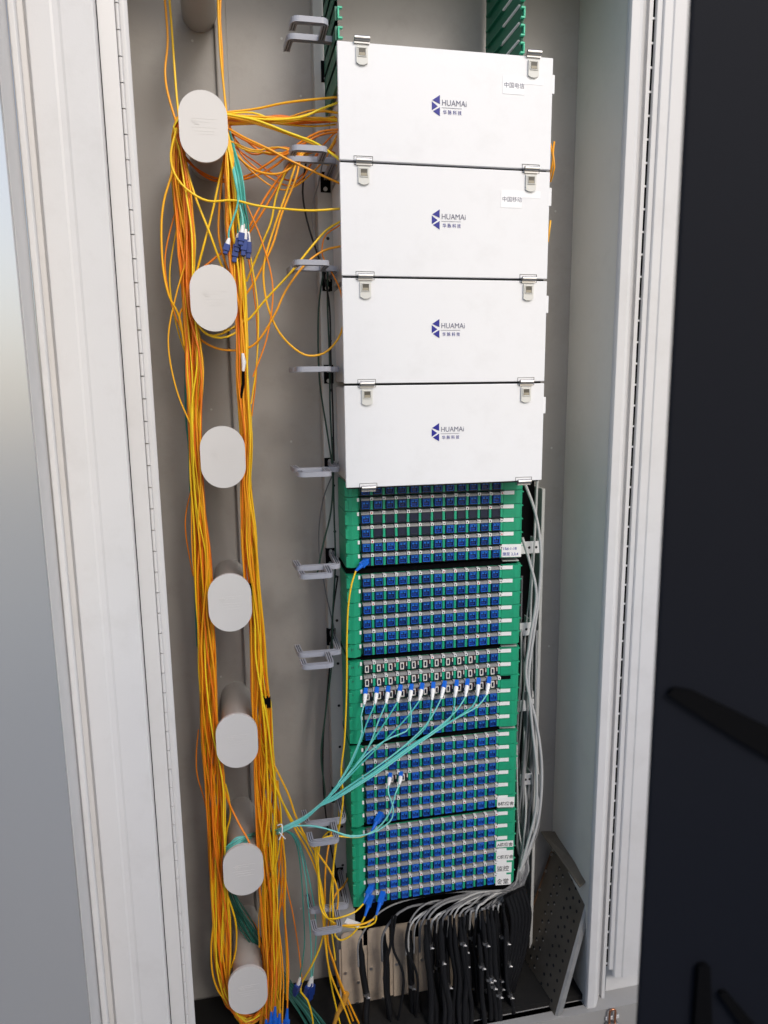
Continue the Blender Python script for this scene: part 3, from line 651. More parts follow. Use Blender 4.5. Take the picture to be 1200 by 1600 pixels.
singles = [
 ('y', [(350, 176, 1.58), (400, 170, 1.58), (450, 160, 1.57), (532, 151, 1.55)], 'uppermost yellow cord entering behind the top white door'),
 ('b', [(350, 179, 1.57), (420, 187, 1.56), (470, 183, 1.55), (500, 171, 1.55), (532, 159, 1.55)], 'bright yellow cord dipping then rising towards the top white door'),
 ('y', [(350, 184, 1.57), (400, 187, 1.57), (460, 184, 1.56), (500, 174, 1.56), (532, 177, 1.56)], 'yellow cord running level from spool to top door'),
 ('o', [(350, 186, 1.60), (400, 189, 1.6), (450, 193, 1.59), (532, 189, 1.58)], 'orange cord lowest of the level run to the top door'),
 ('a', [(350, 188, 1.61), (400, 186, 1.61), (460, 190, 1.6), (532, 186, 1.59)], 'amber cord within the level run to the top door'),
 ('y', [(350, 192, 1.58), (400, 191, 1.58), (450, 188, 1.57), (500, 187, 1.57), (532, 190, 1.57)], 'golden cord hugging the level run below the bright yellow one'),
 ('o', [(350, 195, 1.60), (400, 193, 1.60), (450, 191, 1.6), (500, 190, 1.6), (532, 188, 1.6)], 'orange cord tucked under the level run from the top spool'),
 ('b', [(350, 178, 1.55), (400, 188, 1.545), (450, 207, 1.54), (490, 222, 1.53), (515, 238, 1.50), (532, 251, 1.49)], 'bright yellow cord slanting down to the gap under the top door'),
 ('y', [(350, 181, 1.56), (410, 196, 1.55), (470, 217, 1.54), (510, 235, 1.52), (532, 248, 1.50)], 'yellow cord slanting beside the bright one to the first door gap'),
 ('a', [(352, 198, 1.57), (380, 214, 1.56), (420, 233, 1.55), (450, 249, 1.55), (490, 268, 1.55), (534, 288, 1.55)], 'amber cord sloping down past the second cable ring'),
 ('o', [(352, 202, 1.59), (385, 220, 1.59), (420, 235, 1.58), (445, 242, 1.57), (470, 222, 1.56), (500, 206, 1.55), (530, 202, 1.55)], 'orange cord dipping below the ring then rising to the top door'),
 ('o', [(352, 200, 1.60), (375, 212, 1.60), (410, 238, 1.60), (440, 240, 1.59), (468, 228, 1.57), (500, 211, 1.57), (530, 206, 1.57)], 'second orange cord dipping and rising to the top door'),
 ('a', [(360, 225, 1.58), (375, 248, 1.58), (400, 267, 1.57), (432, 272, 1.56), (455, 262, 1.56), (474, 240, 1.56)], 'amber cord sagging in a shallow curve to the second ring'),
 ('o', [(280, 238, 1.60), (310, 266, 1.62), (345, 280, 1.62), (385, 275, 1.60), (420, 255, 1.58), (450, 236, 1.57), (500, 232, 1.56)], 'orange cord curving under the highest whole spool'),
 ('o', [(285, 240, 1.62), (315, 272, 1.63), (345, 284, 1.62), (390, 278, 1.60), (425, 262, 1.59), (448, 244, 1.58)], 'deep orange cord curving just below its neighbour under that spool'),
 ('y', [(276, 200, 1.52), (267, 240, 1.52), (272, 270, 1.52), (292, 296, 1.52), (325, 314, 1.52), (365, 313, 1.515), (400, 321, 1.51), (440, 326, 1.51), (485, 329, 1.50), (534, 326, 1.50)], 'yellow cord crossing in front of both runs to the second white door'),
 ('a', [(505, 232, 1.56), (474, 240, 1.555), (462, 280, 1.55), (440, 335, 1.55), (425, 385, 1.55), (398, 440, 1.56), (376, 475, 1.57), (374, 520, 1.58)], 'amber cord falling from the second ring into the right run'),
 ('y', [(505, 230, 1.56), (472, 238, 1.555), (448, 300, 1.55), (427, 360, 1.55), (413, 410, 1.55), (413, 450, 1.55), (422, 490, 1.55), (442, 527, 1.55), (475, 554, 1.55), (506, 552, 1.55), (528, 530, 1.55), (538, 505, 1.56)], 'long yellow cord hanging in a deep loop above the edge-on ring'),
 ('o', [(500, 236, 1.57), (466, 243, 1.565), (442, 270, 1.57), (415, 308, 1.58), (392, 350, 1.58), (375, 385, 1.6)], 'orange cord slanting from the second ring behind the blue connectors'),
 ('o', [(500, 233, 1.575), (468, 240, 1.57), (438, 285, 1.575), (420, 315, 1.58), (405, 340, 1.585), (382, 375, 1.6)], 'second orange cord slanting left from the second ring'),
 ('a', [(496, 234, 1.57), (470, 246, 1.57), (450, 262, 1.57), (432, 305, 1.57), (424, 345, 1.57), (412, 375, 1.57), (385, 440, 1.58)], 'amber cord hanging closest inside the long loop'),
 ('a', [(536, 344, 1.55), (512, 358, 1.55), (488, 384, 1.54), (455, 425, 1.54), (415, 468, 1.55), (385, 502, 1.56), (350, 516, 1.57), (318, 508, 1.59), (300, 490, 1.6)], 'amber cord swinging down under the second whole spool'),
 ('a', [(536, 384, 1.55), (505, 392, 1.55), (475, 415, 1.54), (446, 455, 1.54), (430, 490, 1.54), (404, 532, 1.55), (380, 546, 1.56), (345, 546, 1.57), (318, 534, 1.58), (300, 515, 1.59)], 'amber cord making the lowest swing below that spool'),
 ('o', [(534, 350, 1.56), (510, 366, 1.56), (504, 382, 1.56), (504, 400, 1.56), (518, 425, 1.56), (532, 455, 1.56), (538, 490, 1.57)], 'thin orange cord curling behind the third ring'),
 ('y', [(284, 235, 1.54), (295, 275, 1.54), (308, 315, 1.54), (328, 365, 1.54), (346, 414, 1.55), (360, 440, 1.56)], 'yellow cord crossing down rightwards between the two upper spools'),
 ('y', [(352, 240, 1.55), (343, 280, 1.55), (331, 335, 1.55), (318, 385, 1.55), (306, 430, 1.56)], 'yellow cord crossing down leftwards between the two upper spools'),
 ('a', [(350, 250, 1.57), (343, 320, 1.57), (342, 370, 1.57), (352, 410, 1.58), (364, 440, 1.6)], 'amber cord hanging straight between the two upper spools'),
 ('o', [(300, 430, 1.58), (318, 418, 1.58), (340, 400, 1.58), (362, 385, 1.59)], 'short orange cord rising to the blue connectors from the second spool'),
 ('y', [(270, 245, 1.54), (268, 272, 1.54), (256, 315, 1.54), (252, 360, 1.54), (255, 420, 1.54), (264, 462, 1.54), (280, 495, 1.55), (288, 540, 1.56)], 'yellow cord bulging out leftmost beside the upper spools'),
 ('a', [(288, 478, 1.57), (281, 490, 1.57), (281, 510, 1.57), (288, 530, 1.57), (292, 560, 1.58)], 'amber cord kinked outward by the second whole spool'),
 ('y', [(300, 488, 1.53), (318, 518, 1.53), (345, 528, 1.53), (372, 517, 1.54), (382, 495, 1.55)], 'yellow cord looping tightly under the second whole spool'),
 ('a', [(302, 494, 1.54), (322, 522, 1.54), (345, 522, 1.54), (370, 508, 1.55)], 'amber cord looping tightly under the second whole spool'),
 ('a', [(256, -20, 1.60), (262, 60, 1.6), (258, 110, 1.6), (262, 145, 1.59), (275, 190, 1.58), (284, 215, 1.57)], 'leftmost amber cord coming down from the cabinet top'),
 ('a', [(263, -20, 1.61), (268, 40, 1.61), (273, 110, 1.6), (277, 160, 1.59), (282, 200, 1.58)], 'second amber cord coming down from the cabinet top'),
 ('y', [(340, -20, 1.58), (342, 40, 1.58), (345, 90, 1.58), (350, 140, 1.58), (354, 185, 1.57), (356, 240, 1.58)], 'yellow cord dropping from the top to the right of the first spool'),
 ('a', [(345, -20, 1.59), (344, 30, 1.59), (347, 80, 1.59), (349, 130, 1.59), (355, 185, 1.58), (358, 240, 1.58)], 'amber cord dropping from the top to the right of the first spool'),
 # lower part
 ('y', [(397, 1140, 1.55), (420, 1180, 1.545), (438, 1215, 1.54), (452, 1245, 1.54), (462, 1275, 1.54), (480, 1312, 1.54), (500, 1338, 1.54), (518, 1365, 1.54), (528, 1395, 1.54), (526, 1425, 1.54), (519, 1444, 1.51), (540, 1446, 1.485), (566, 1444, 1.485), (584, 1436, 1.50)], 'yellow cord leaving the right run and crossing to the lowest ring'),
 ('y', [(415, 1170, 1.55), (428, 1210, 1.55), (440, 1250, 1.545), (458, 1290, 1.54), (478, 1325, 1.54), (492, 1355, 1.545), (502, 1390, 1.545), (504, 1425, 1.54), (508, 1470, 1.54), (516, 1520, 1.54), (540, 1580, 1.54), (556, 1625, 1.54)], 'golden cord sweeping down beside the yellow one to the lowest ring'),
 ('a', [(500, 1312, 1.51), (493, 1325, 1.52), (495, 1355, 1.54), (503, 1390, 1.55), (507, 1430, 1.55), (505, 1460, 1.55), (498, 1485, 1.55), (485, 1512, 1.55), (472, 1535, 1.56), (470, 1550, 1.56), (480, 1562, 1.56), (488, 1590, 1.56), (490, 1620, 1.57)], 'amber cord hanging from the eighth ring down to the floor'),
 ('a', [(545, 1370, 1.64), (536, 1385, 1.60), (524, 1398, 1.56), (515, 1430, 1.56), (512, 1470, 1.56), (522, 1505, 1.56), (534, 1540, 1.56), (548, 1572, 1.56), (566, 1610, 1.56)], 'amber cord drooping past the metal plate, right of its twin'),
 ('a', [(520, 1290, 1.63), (512, 1330, 1.59), (508, 1370, 1.57), (508, 1420, 1.57), (510, 1465, 1.57), (524, 1515, 1.57), (537, 1555, 1.57), (558, 1612, 1.57)], 'amber cord drooping past the metal plate, left of its twin'),
 ('o', [(442, 1300, 1.58), (446, 1370, 1.58), (458, 1430, 1.58), (466, 1480, 1.58), (472, 1530, 1.58)], 'thin orange cord hanging alone left of the teal pair'),
 ('y', [(434, 1220, 1.56), (441, 1300, 1.56), (446, 1360, 1.56), (445, 1420, 1.56), (448, 1500, 1.56), (448, 1562, 1.56)], 'yellow cord hanging straight to a blue plug near the floor'),
 ('a', [(428, 1230, 1.57), (438, 1300, 1.57), (441, 1370, 1.57), (436, 1430, 1.57), (434, 1480, 1.57), (437, 1530, 1.57), (438, 1572, 1.57)], 'amber cord hanging straight to a blue plug near the floor'),
 ('o', [(340, 1200, 1.57), (356, 1250, 1.57), (375, 1290, 1.55), (390, 1318, 1.525), (388, 1340, 1.52)], 'orange cord slanting behind the spool with teal cords'),
 ('a', [(352, 1225, 1.58), (358, 1250, 1.58), (360, 1275, 1.58), (354, 1300, 1.58), (352, 1330, 1.59)], 'amber cord bowing right beside the left run'),
 ('o', [(310, 1140, 1.60), (307, 1175, 1.6), (308, 1210, 1.6), (318, 1245, 1.6), (326, 1280, 1.6)], 'thin orange cord bowing out left of the left run, low'),
 ('o', [(300, 760, 1.60), (291, 800, 1.60), (290, 830, 1.60), (296, 870, 1.60), (302, 900, 1.60)], 'thin orange cord bowing out left of the left run, at mid height'),
 ('a', [(356, 1400, 1.57), (368, 1440, 1.57), (369, 1480, 1.58), (362, 1510, 1.58), (355, 1530, 1.58)], 'amber cord bulging right at the bottom of the left run'),
 ('y', [(334, 1440, 1.55), (330, 1480, 1.55), (332, 1520, 1.55), (341, 1548, 1.55), (355, 1565, 1.55)], 'golden cord bulging left at the bottom of the left run'),
 ('o', [(388, 1432, 1.62), (398, 1445, 1.62), (405, 1462, 1.61), (410, 1490, 1.60)], 'short orange cord curl between the two lowest spools'),
 ('o', [(376, 1592, 1.60), (395, 1600, 1.6), (415, 1612, 1.6), (440, 1630, 1.6)], 'orange cord leaving the lowest spool towards the floor'),
 ('a', [(400, 1590, 1.58), (415, 1600, 1.58), (432, 1620, 1.58)], 'amber cord leaving the lowest spool towards the floor'),
 ('a', [(866, 222, 1.53), (864, 240, 1.515), (866, 262, 1.51), (860, 284, 1.53)], None),
 ('a', [(860, 225, 1.55), (864, 246, 1.53), (862, 262, 1.53), (858, 280, 1.55)], None),
 ('y', [(860, 345, 1.52), (858, 362, 1.512), (856, 378, 1.52)], None),
]
cm = {'y': YEL[1], 'b': YEL[2], 'a': ORG[2], 'o': ORG[0]}
for k, pts, l in singles:
    if l is None:
        cord(path(pts), cm[k], .0021, label='amber cord end bulging out past the right edge of the white doors', group='cord ends right of the white doors'); continue
    cord(path(pts), cm[k] if random.random() < .7 or k in 'ob' else YEL[0], .0023 if 'thin' not in l else .0016, label=l, group='single cords crossing between spools and rack', step=.010)

rs = random.Random(21); q = rs.uniform
for j in range(9):
    ya = q(178, 198); yb = q(176, 194)
    P = path([(350, ya), (395, ya+q(-3, 6)), (440, (ya+yb)/2+q(-3, 9)), (490, yb+q(-6, 7)), (534, yb)], q(.0, .05))
    cord(P, rs.choice(ORG+YEL), .0019, label='cord in the crowded level run from the highest whole spool to the top door', group='level run of cords to the top door', step=.012)
for j in range(6):
    xs_ = q(352, 360); a_ = q(430, 470)
    P = path([(xs_, q(195, 230)), (xs_+q(20, 40), q(235, 270)), (a_, q(225, 300)), (q(490, 505), q(228, 262)), (532, q(240, 262) if j % 2 else q(196, 210))], q(.0, .05))
    cord(P, rs.choice(ORG+YEL), .0018, label='loose cord slung between the highest whole spool and the rack', group='loose cords slung by the second ring', step=.012)
for j in range(6):
    x0 = q(285, 300); y0 = q(250, 420); b_ = q(18, 42)*(1 if j % 2 else -1)
    if j % 2: x0 = q(378, 386)
    P = path([(x0, y0), (x0+b_*.6, y0+60), (x0+b_, y0+130), (x0+b_*.7+4, y0+205), (x0+10, y0+270)], q(-.02, .03))
    cord(P, rs.choice(ORG+YEL), .0017, label='loose cord bowing out of the spool runs', group='loose cords bowing out of the runs', step=.012)
for j in range(7):
    x0 = q(402, 430); y0 = q(1120, 1300); b_ = q(6, 26)
    P = path([(x0-8, y0-60), (x0, y0), (x0+b_, y0+80), (x0+b_*1.1+q(-8, 8), y0+160), (x0+q(0, 8), y0+230), (x0+2, y0+290)], q(-.02, .03))
    cord(P, rs.choice(ORG+YEL), .0016, label='loose cord bowing right out of the lower right run', group='loose cords bowing out low down', step=.012)

# hanging bundle of teal cords with blue connectors beside the first spool
ends = [(358, 372, 352, 396), (379, 352, 376, 382), (384, 358, 380, 398), (376, 360, 370, 392), (372, 365, 366, 408), (388, 362, 388, 402), (381, 350, 386, 388)]
hl = ['shortest, connector set apart at left', 'ending in the topmost blue connector', 'ending in the middle blue connector', 'ending beside the middle connector', 'ending in a low navy connector at left', 'ending in the lowest connector at right', 'ending in a connector at the right']
for j, (x0, y0, x1, y1) in enumerate(ends):
    Y_ = 1.512+.005*j
    P = [at(352+j, 200, 1.59), at(358+j*1.5, 235, 1.57), at(366+j*2, 275, Y_), at(372+j*1.8, 315, Y_), at(x0, y0-12, Y_), at(x0, y0, Y_)]
    e, S = cord(P, TEAL[j % 3] if j != 4 else TEAL[2], .0019, name='teal_cord', label='teal cord hanging from the highest whole spool, ' + hl[j], group='teal cords with blue connectors beside the upper spool', root=True)
    plug(e, P[0], at(x1, y1, Y_), P[-1], 'lchang')

# teal cords into the third module
teals = [
 [(569, 1101), (564, 1120), (566, 1142), (556, 1172), (540, 1205), (520, 1236)], [(586, 1100), (573, 1130), (562, 1162), (545, 1200), (520, 1235)],
 [(603, 1099), (590, 1130), (580, 1158), (568, 1180), (546, 1207), (520, 1236)], [(621, 1097), (602, 1128), (586, 1152), (568, 1178), (548, 1205), (520, 1237)],
 [(640, 1096), (642, 1112), (642, 1130), (634, 1143), (612, 1152), (588, 1166), (560, 1192), (524, 1236)], [(655, 1095), (640, 1116), (620, 1138), (600, 1158), (570, 1188), (524, 1235)],
 [(675, 1094), (673, 1110), (669, 1130), (655, 1148), (630, 1168), (592, 1196), (524, 1242)], [(689, 1092), (680, 1110), (666, 1132), (640, 1158), (600, 1190), (524, 1243)],
 [(711, 1090), (709, 1108), (702, 1124), (682, 1140), (640, 1166), (590, 1202), (524, 1246)], [(727, 1089), (718, 1104), (702, 1122), (672, 1146), (640, 1168), (590, 1204), (524, 1247)],
 [(746, 1088), (738, 1104), (716, 1120), (680, 1142), (640, 1170), (590, 1206), (524, 1248)], [(760, 1086), (746, 1104), (712, 1123), (680, 1144), (640, 1172), (590, 1208), (524, 1249)]]
tn = 'first second third fourth fifth sixth seventh eighth ninth tenth eleventh twelfth'.split()
for j, pts in enumerate(teals):
    bx = [570.4, 588, 606, 625, 642, 659, 676, 694, 712.6, 729.6, 746.6, 763.6][j]; by = 1092-j*1.6
    tip = at(bx+1.5, by-16, 1.548); base = at(pts[0][0], pts[0][1], 1.515)
    NT = 8
    tl_ = [(505-j*.3, 1252+j*.6, 1.51), (475, 1276+j*.5, 1.52), (438, 1294+j*.7, 1.53), (428, 1297+j*.7, 1.60), (416, 1299+j*.9, 1.64), (399, 1301+j*1.2, 1.60), (384, 1305+j*1.4, 1.545), (368, 1312+j*1.2, 1.53), (355, 1325+j, 1.532), (351, 1345, 1.55), (354, 1368, 1.56)]
    rt = random.Random(j*7+1)
    P = [base]+[at(x, y, 1.51) for x, y in pts[1:]]+[at(*q) for q in tl_[:3]]+[at(x+rt.uniform(-2, 2), y+rt.uniform(-3, 3), Y_+rt.uniform(-.006, .006)) for x, y, Y_ in tl_[3:]]
    e, S = cord(P, TEAL[(1, 0, 1, 0, 1, 0, 0, 1, 0, 1, 0, 1)[j]], .0017, name='teal_cord', root=True, label='teal cord with white boot in the %s port from the left, third module' % tn[j], group='teal cords fanning out of the third tray module')
    plug(e, P[0], tip, base, 'lc')
for j in range(13):
    rt = random.Random(j*5+2); q = rt.uniform
    P = [at(362+q(-3, 3), 1345+q(-4, 4), 1.535), at(354+j*.3, 1372+q(-4, 4), 1.56), at(357+j*1.2, 1408+q(-6, 6), 1.59), at(371+j*1.9, 1440+q(-6, 6), 1.615), at(393+j*1.7, 1474+q(-5, 5), 1.61), at(420+j*1.5, 1512+q(-4, 4), 1.635), at(447+j*1.8, 1553, 1.62), at(472+j*2.5, 1592+q(-5, 5), 1.58), at(490+j*3, 1628, 1.53)]
    cord(P, DKTEAL[j % 3], .0018, name='green_cord', label='dark green cord slanting behind the lowest spool to the floor', group='dark green cords in the lower bundle')
# two white-booted cords in the fourth module
for j, (bx, by, pts) in enumerate(((608, 1222, [(607, 1240), (614, 1260), (613, 1277), (602, 1290), (580, 1302)]), (625, 1220, [(618, 1240), (612, 1262), (604, 1278), (590, 1294), (572, 1304)]))):
    base = at(bx-1, by+6, 1.515)
    P = [base]+[at(x, y, 1.505) for x, y in pts]+[at(548, 1306+j*2, 1.50), at(520, 1298, 1.50), at(495, 1291+j, 1.51), at(468, 1290, 1.52), at(440, 1295, 1.53), at(412, 1301, 1.60), at(385, 1306, 1.63), at(356, 1322, 1.64)]
    e, S = cord(P, TEAL[1], .0017, name='teal_cord', root=True, label='pale teal cord plugged into the fourth module, %s of the two' % ('left' if j == 0 else 'right'), group='pale cords from the fourth tray module')
    plug(e, P[0], at(bx+2, by-13, 1.548), base, 'lc')
# teal cords hanging from the tie to loose connectors
for j, (pts, en) in enumerate((([(440, 1297), (455, 1303), (464, 1322), (470, 1360), (474, 1420), (476, 1470), (473, 1500), (469, 1527)], (462, 1552)),
                               ([(440, 1298), (457, 1304), (468, 1325), (477, 1370), (482, 1420), (486, 1480), (486, 1527)], (478, 1556)),
                               ([(440, 1296), (460, 1304), (472, 1330), (482, 1370), (490, 1410), (494, 1450), (492, 1490), (488, 1525)], (484, 1560)))):
    P = [at(x, y, 1.55+.01*j) for x, y in pts]
    e, S = cord(P, TEAL[2 if j == 0 else 0], .0015, name='teal_cord', root=True, label='teal cord hanging from the white tie down to a loose connector, ' + ('leftmost', 'middle', 'rightmost')[j], group='loose teal cords near the floor')
    plug(e, P[0], at(en[0], en[1], 1.56+.01*j), P[-1], 'lchang')

# cords with blue plugs in the modules
def plugged(tip, tail, pts, l, m_=YEL[0]):
    P = [at(*tail)]+path(pts)
    e, S = cord(P, m_, .0020, root=True, label=l, group='yellow cords with large blue plugs', step=.010)
    plug(e, P[0], at(*tip), P[0], 'sc')
plugged((573, 876, 1.548), (556, 892, 1.515), [(549, 915, 1.51), (544, 950, 1.51), (542, 1000, 1.51), (542, 1045, 1.51), (541, 1100, 1.51), (538, 1160, 1.51), (533, 1205, 1.515), (536, 1250, 1.52), (527, 1310, 1.54), (519, 1370, 1.55), (516, 1430, 1.55), (524, 1500, 1.56)], 'yellow cord from a blue plug in the shaded top module hanging along the left edge')
plugged((596, 1270, 1.548), (580, 1300, 1.51), [(565, 1307, 1.505), (545, 1308, 1.50), (520, 1306, 1.50), (505, 1310, 1.50), (498, 1318, 1.515), (496, 1335, 1.53), (502, 1400, 1.55), (509, 1470, 1.555), (516, 1530, 1.555), (534, 1612, 1.555)], 'yellow cord from the blue plug at the bottom of the fourth module into the ring')
plugged((581, 1384, 1.548), (568, 1412, 1.51), [(556, 1424, 1.505), (540, 1431, 1.50), (520, 1436, 1.505), (508, 1432, 1.52), (500, 1415, 1.53), (498, 1385, 1.54), (497, 1350, 1.54), (500, 1320, 1.55), (510, 1302, 1.58), (530, 1292, 1.64), (538, 1270, 1.67)], 'yellow cord from the upper of the two left plugs in the lowest module')
plugged((580, 1400, 1.548), (570, 1432, 1.50), [(562, 1446, 1.50), (548, 1462, 1.50), (533, 1469, 1.505), (524, 1462, 1.51), (521, 1440, 1.52), (520, 1400, 1.54), (522, 1340, 1.58), (528, 1290, 1.63), (532, 1240, 1.67), (536, 1200, 1.68)], 'yellow cord looping low from the lower left plug in the lowest module')
plugged((599, 1394, 1.548), (588, 1430, 1.50), [(586, 1441, 1.50), (572, 1448, 1.50), (552, 1449, 1.50), (530, 1445, 1.50), (512, 1434, 1.52), (503, 1410, 1.53), (498, 1370, 1.54), (491, 1340, 1.54), (476, 1310, 1.54), (458, 1284, 1.54), (438, 1246, 1.54), (422, 1206, 1.55), (410, 1160, 1.57)], 'yellow cord with the white flag tag from the rightmost low plug')
fl = MB().box(-.021, .021, -.0006, .0006, -.006, .006, TAGW).obj('cord_flag'); fl.location = at(551, 1442, 1.49); fl.rotation_euler = (0, .62, .2)
tag(fl, 'small white paper flag wrapped on the yellow cords below the lowest module', 'tag')
for j, (x, y) in enumerate(((424, 1580), (430, 1572), (437, 1583), (449, 1575), (416, 1592), (441, 1598))):
    P = [at(x-18, y-260, 1.61), at(x-9, y-180, 1.58), at(x-1, y-110, 1.55), at(x+2, y-60, 1.53), at(x+1, y-30, 1.51), at(x, y, 1.505)]
    e, S = cord(P, ORG[j % 3], .0019, root=True, label='cord ending in a blue plug beside the lowest spool', group='plugs dangling beside the lowest spool')
    plug(e, P[0], at(x-2, y+36, 1.50), P[-1], 'sc')
tp = MB().box(-.0085, .0085, -.006, .006, -.0125, .0125, BLACK).obj('tape_wrap', None, .002, 2, at(417, 1097, 1.535)); tag(tp, 'black tape wrapped on yellow cords beside the fifth spool', 'tape')
tp = MB().box(-.0035, .0035, -.003, .003, -.013, .013, BLACK).obj('tape_wrap', None, .001, 1, at(391, 921, 1.53)); tag(tp, 'small black tape sliver at the right of the fourth spool', 'tape')
tp = MB().tube(path([(379, 552, 1.53), (381, 566, 1.53), (380, 580, 1.53)]), [.003, .005, .003], WHITEP, 8).obj('loose_boot'); tag(tp, 'white connector boot among the cords below the second whole spool', 'connector')
tp = MB().tube(path([(380, 580, 1.53), (380, 600, 1.53), (376, 622, 1.53)]), .003, BLACK, 8).obj('loose_plug'); tag(tp, 'black connector body under the white boot in the right run', 'connector')
tie = MB().tube(spline(path([(434, 1290, 1.52), (440, 1288, 1.515), (441, 1300, 1.51), (436, 1312, 1.51)])), .0016, WHITEP, 6).tube(path([(436, 1300, 1.51), (446, 1311, 1.50)]), .0012, WHITEP, 6).obj('zip_tie')
tag(tie, 'white zip tie round the teal cords right of the seventh spool', 'zip tie')
tt = MB().tube(path([(541, 1552, 1.56), (537, 1566, 1.56), (528, 1582, 1.555), (521, 1605, 1.55)]), [.0085, .0085, .006, .0045], mat('amber_tube', (.55, .26, .03), .4), 10).obj('protective_sleeve')
tag(tt, 'short amber plastic tube hanging beside the metal plate', 'tube')

# dark cords along the post
dk = [[(478, 255), (473, 300), (480, 345), (492, 385), (505, 425), (515, 480), (517, 560), (520, 640), (522, 720)],
      [(508, 415), (500, 460), (497, 520), (500, 600), (512, 680), (520, 740), (517, 800), (505, 850), (495, 900)],
      [(512, 415), (512, 480), (515, 560), (516, 640), (520, 720), (522, 800), (524, 880), (520, 960), (518, 1040), (508, 1120), (502, 1180), (508, 1240), (505, 1260)],
      [(528, 900), (520, 960), (516, 1030), (510, 1100), (505, 1160), (506, 1240), (516, 1320), (528, 1370), (534, 1400)],
      [(505, 250), (497, 290), (488, 320), (490, 360), (500, 400), (516, 440)], [(530, 720), (505, 780), (498, 850), (508, 920), (524, 990)]]
for j, pts in enumerate(dk):
    cord([at(x, y, 1.60+.012*j) for x, y in pts], [BLKC, DKGREEN, DKGREEN, BLKC, GREYC[0], GREYC[2]][j], .0020 if j < 4 else .0016, name='service_cable', label='thin dark service cable along the left post', group='thin cables along the left post')
cord([at(x, y, 1.62) for x, y in [(290, 500), (290, 640), (295, 700), (297, 760), (304, 900), (306, 960), (308, 1010)]], TEAL[2], .002, name='teal_cord', label='dark teal cord showing at the outer edge of the left run', group='teal cord by left run')

# grey cables right of the modules
rnd = random.Random(5)
for j in range(20):
    ph = rnd.uniform(0, 6.28); x0 = rnd.uniform(812, 840); P = []
    y = rnd.choice((740, 850, 900, 985, 1080, 1100, 1190, 1210, 1290, 1300))
    n_ = 0
    while y < 1330:
        lo_, hi_ = (818, 838) if y < 1100 else (812, 846)
        P.append(at(max(lo_-4, min(hi_+2, x0-4*(y > 1250)+7*math.sin(y/95+ph)+rnd.uniform(-3, 3))), y, 1.585+.05*rnd.random())); y += rnd.uniform(60, 110)
    P.append(at(812+rnd.uniform(-3, 14), 1360, 1.60)); P.append(at(800+rnd.uniform(-10, 8), 1388, 1.61))
    ex = (563, 600, 637, 641)[j] if j < 4 else 650+(j-4)*8.6; ey = 1466-(ex-560)*.24
    P.append(at(ex+(800-ex)*.55, 1398+rnd.uniform(-4, 10), 1.61)); P.append(at(ex+(800-ex)*.18, 1415+rnd.uniform(-4, 10), 1.585)); P.append(at(ex, ey, 1.57)); P.append(at(ex-3, ey+45, 1.575))
    cord(P, GREYC[(0, 2, 0, 1)[j % 4]], rnd.choice((.0022, .0027, .0031)), name='riser_cable', label='grey fibre cable running beside the modules and curving to the black cables', group='grey cables right of the tray modules', step=.016)
for j, pts in enumerate((((818, 750), (836, 800), (845, 860), (842, 930), (834, 990), (826, 1060), (832, 1140), (838, 1200), (836, 1270), (815, 1350)), ((816, 840), (828, 880), (838, 930), (828, 1000), (822, 1060), (838, 1130), (846, 1190), (845, 1250), (836, 1300), (812, 1360)))):
    cord([at(x, y, 1.57) for x, y in pts], GREYC[1], .0036, name='riser_cable', label=('pale cable bowing right from behind the lowest white door', 'pale cable crossing the brackets beside the modules')[j], group='pale cables right of the modules')

# cable entry: beige plate, black cables, clamps
A0 = at(531, 1474, 1.62); A1 = at(768, 1432, 1.62); 
pt = empty('clamp_plate', (A0.x, 1.62, ZF), 'beige steel earthing plate behind the black cables at the foot of the rack', 'plate')
ztp = at(650, 1440, 1.62).z-ZF; zbp = at(600, 1583, 1.62).z-ZF; wp = A1.x-A0.x
for k in range(6):
    xk0 = wp*k/6; xk1 = wp*(k+1)/6-.007
    b_ = MB().prism([Vector((xk0+.004, 0, zbp)), Vector((xk1, 0, zbp)), Vector((xk1, 0, ztp-.006)), Vector((xk1-.005, 0, ztp)), Vector((xk0+.010, 0, ztp)), Vector((xk0+.004, 0, ztp-.006))], (0, .003, 0), PLATE)
    o = b_.obj('finger', pt, .0008)
    for (u, v) in ((.75, .93), (.7, .18), (.2, .55), (.75, .42)):
        zz_ = zbp+(ztp-zbp)*v; xx_ = xk0+(xk1-xk0)*u
        MB().cyl((xx_, .0005, zz_), .0042, (0, -.003 if v < .9 else -.0004, 0), STEEL if v < .9 else SEAL, 12).obj('bolt', o)
MB().box(-.002, wp, .0045, .006, zbp+.02, ztp-.05, PLATE).obj('cross_bar', pt)
MB().box(-.006, wp+.03, -.01, .02, zbp-.085, zbp-.012, BLACK).obj('lower_beam', pt)
rnd = random.Random(11)
XS = [566, 603, 640, 644, 668, 674]+[682+q*3.4 for q in range(34)]
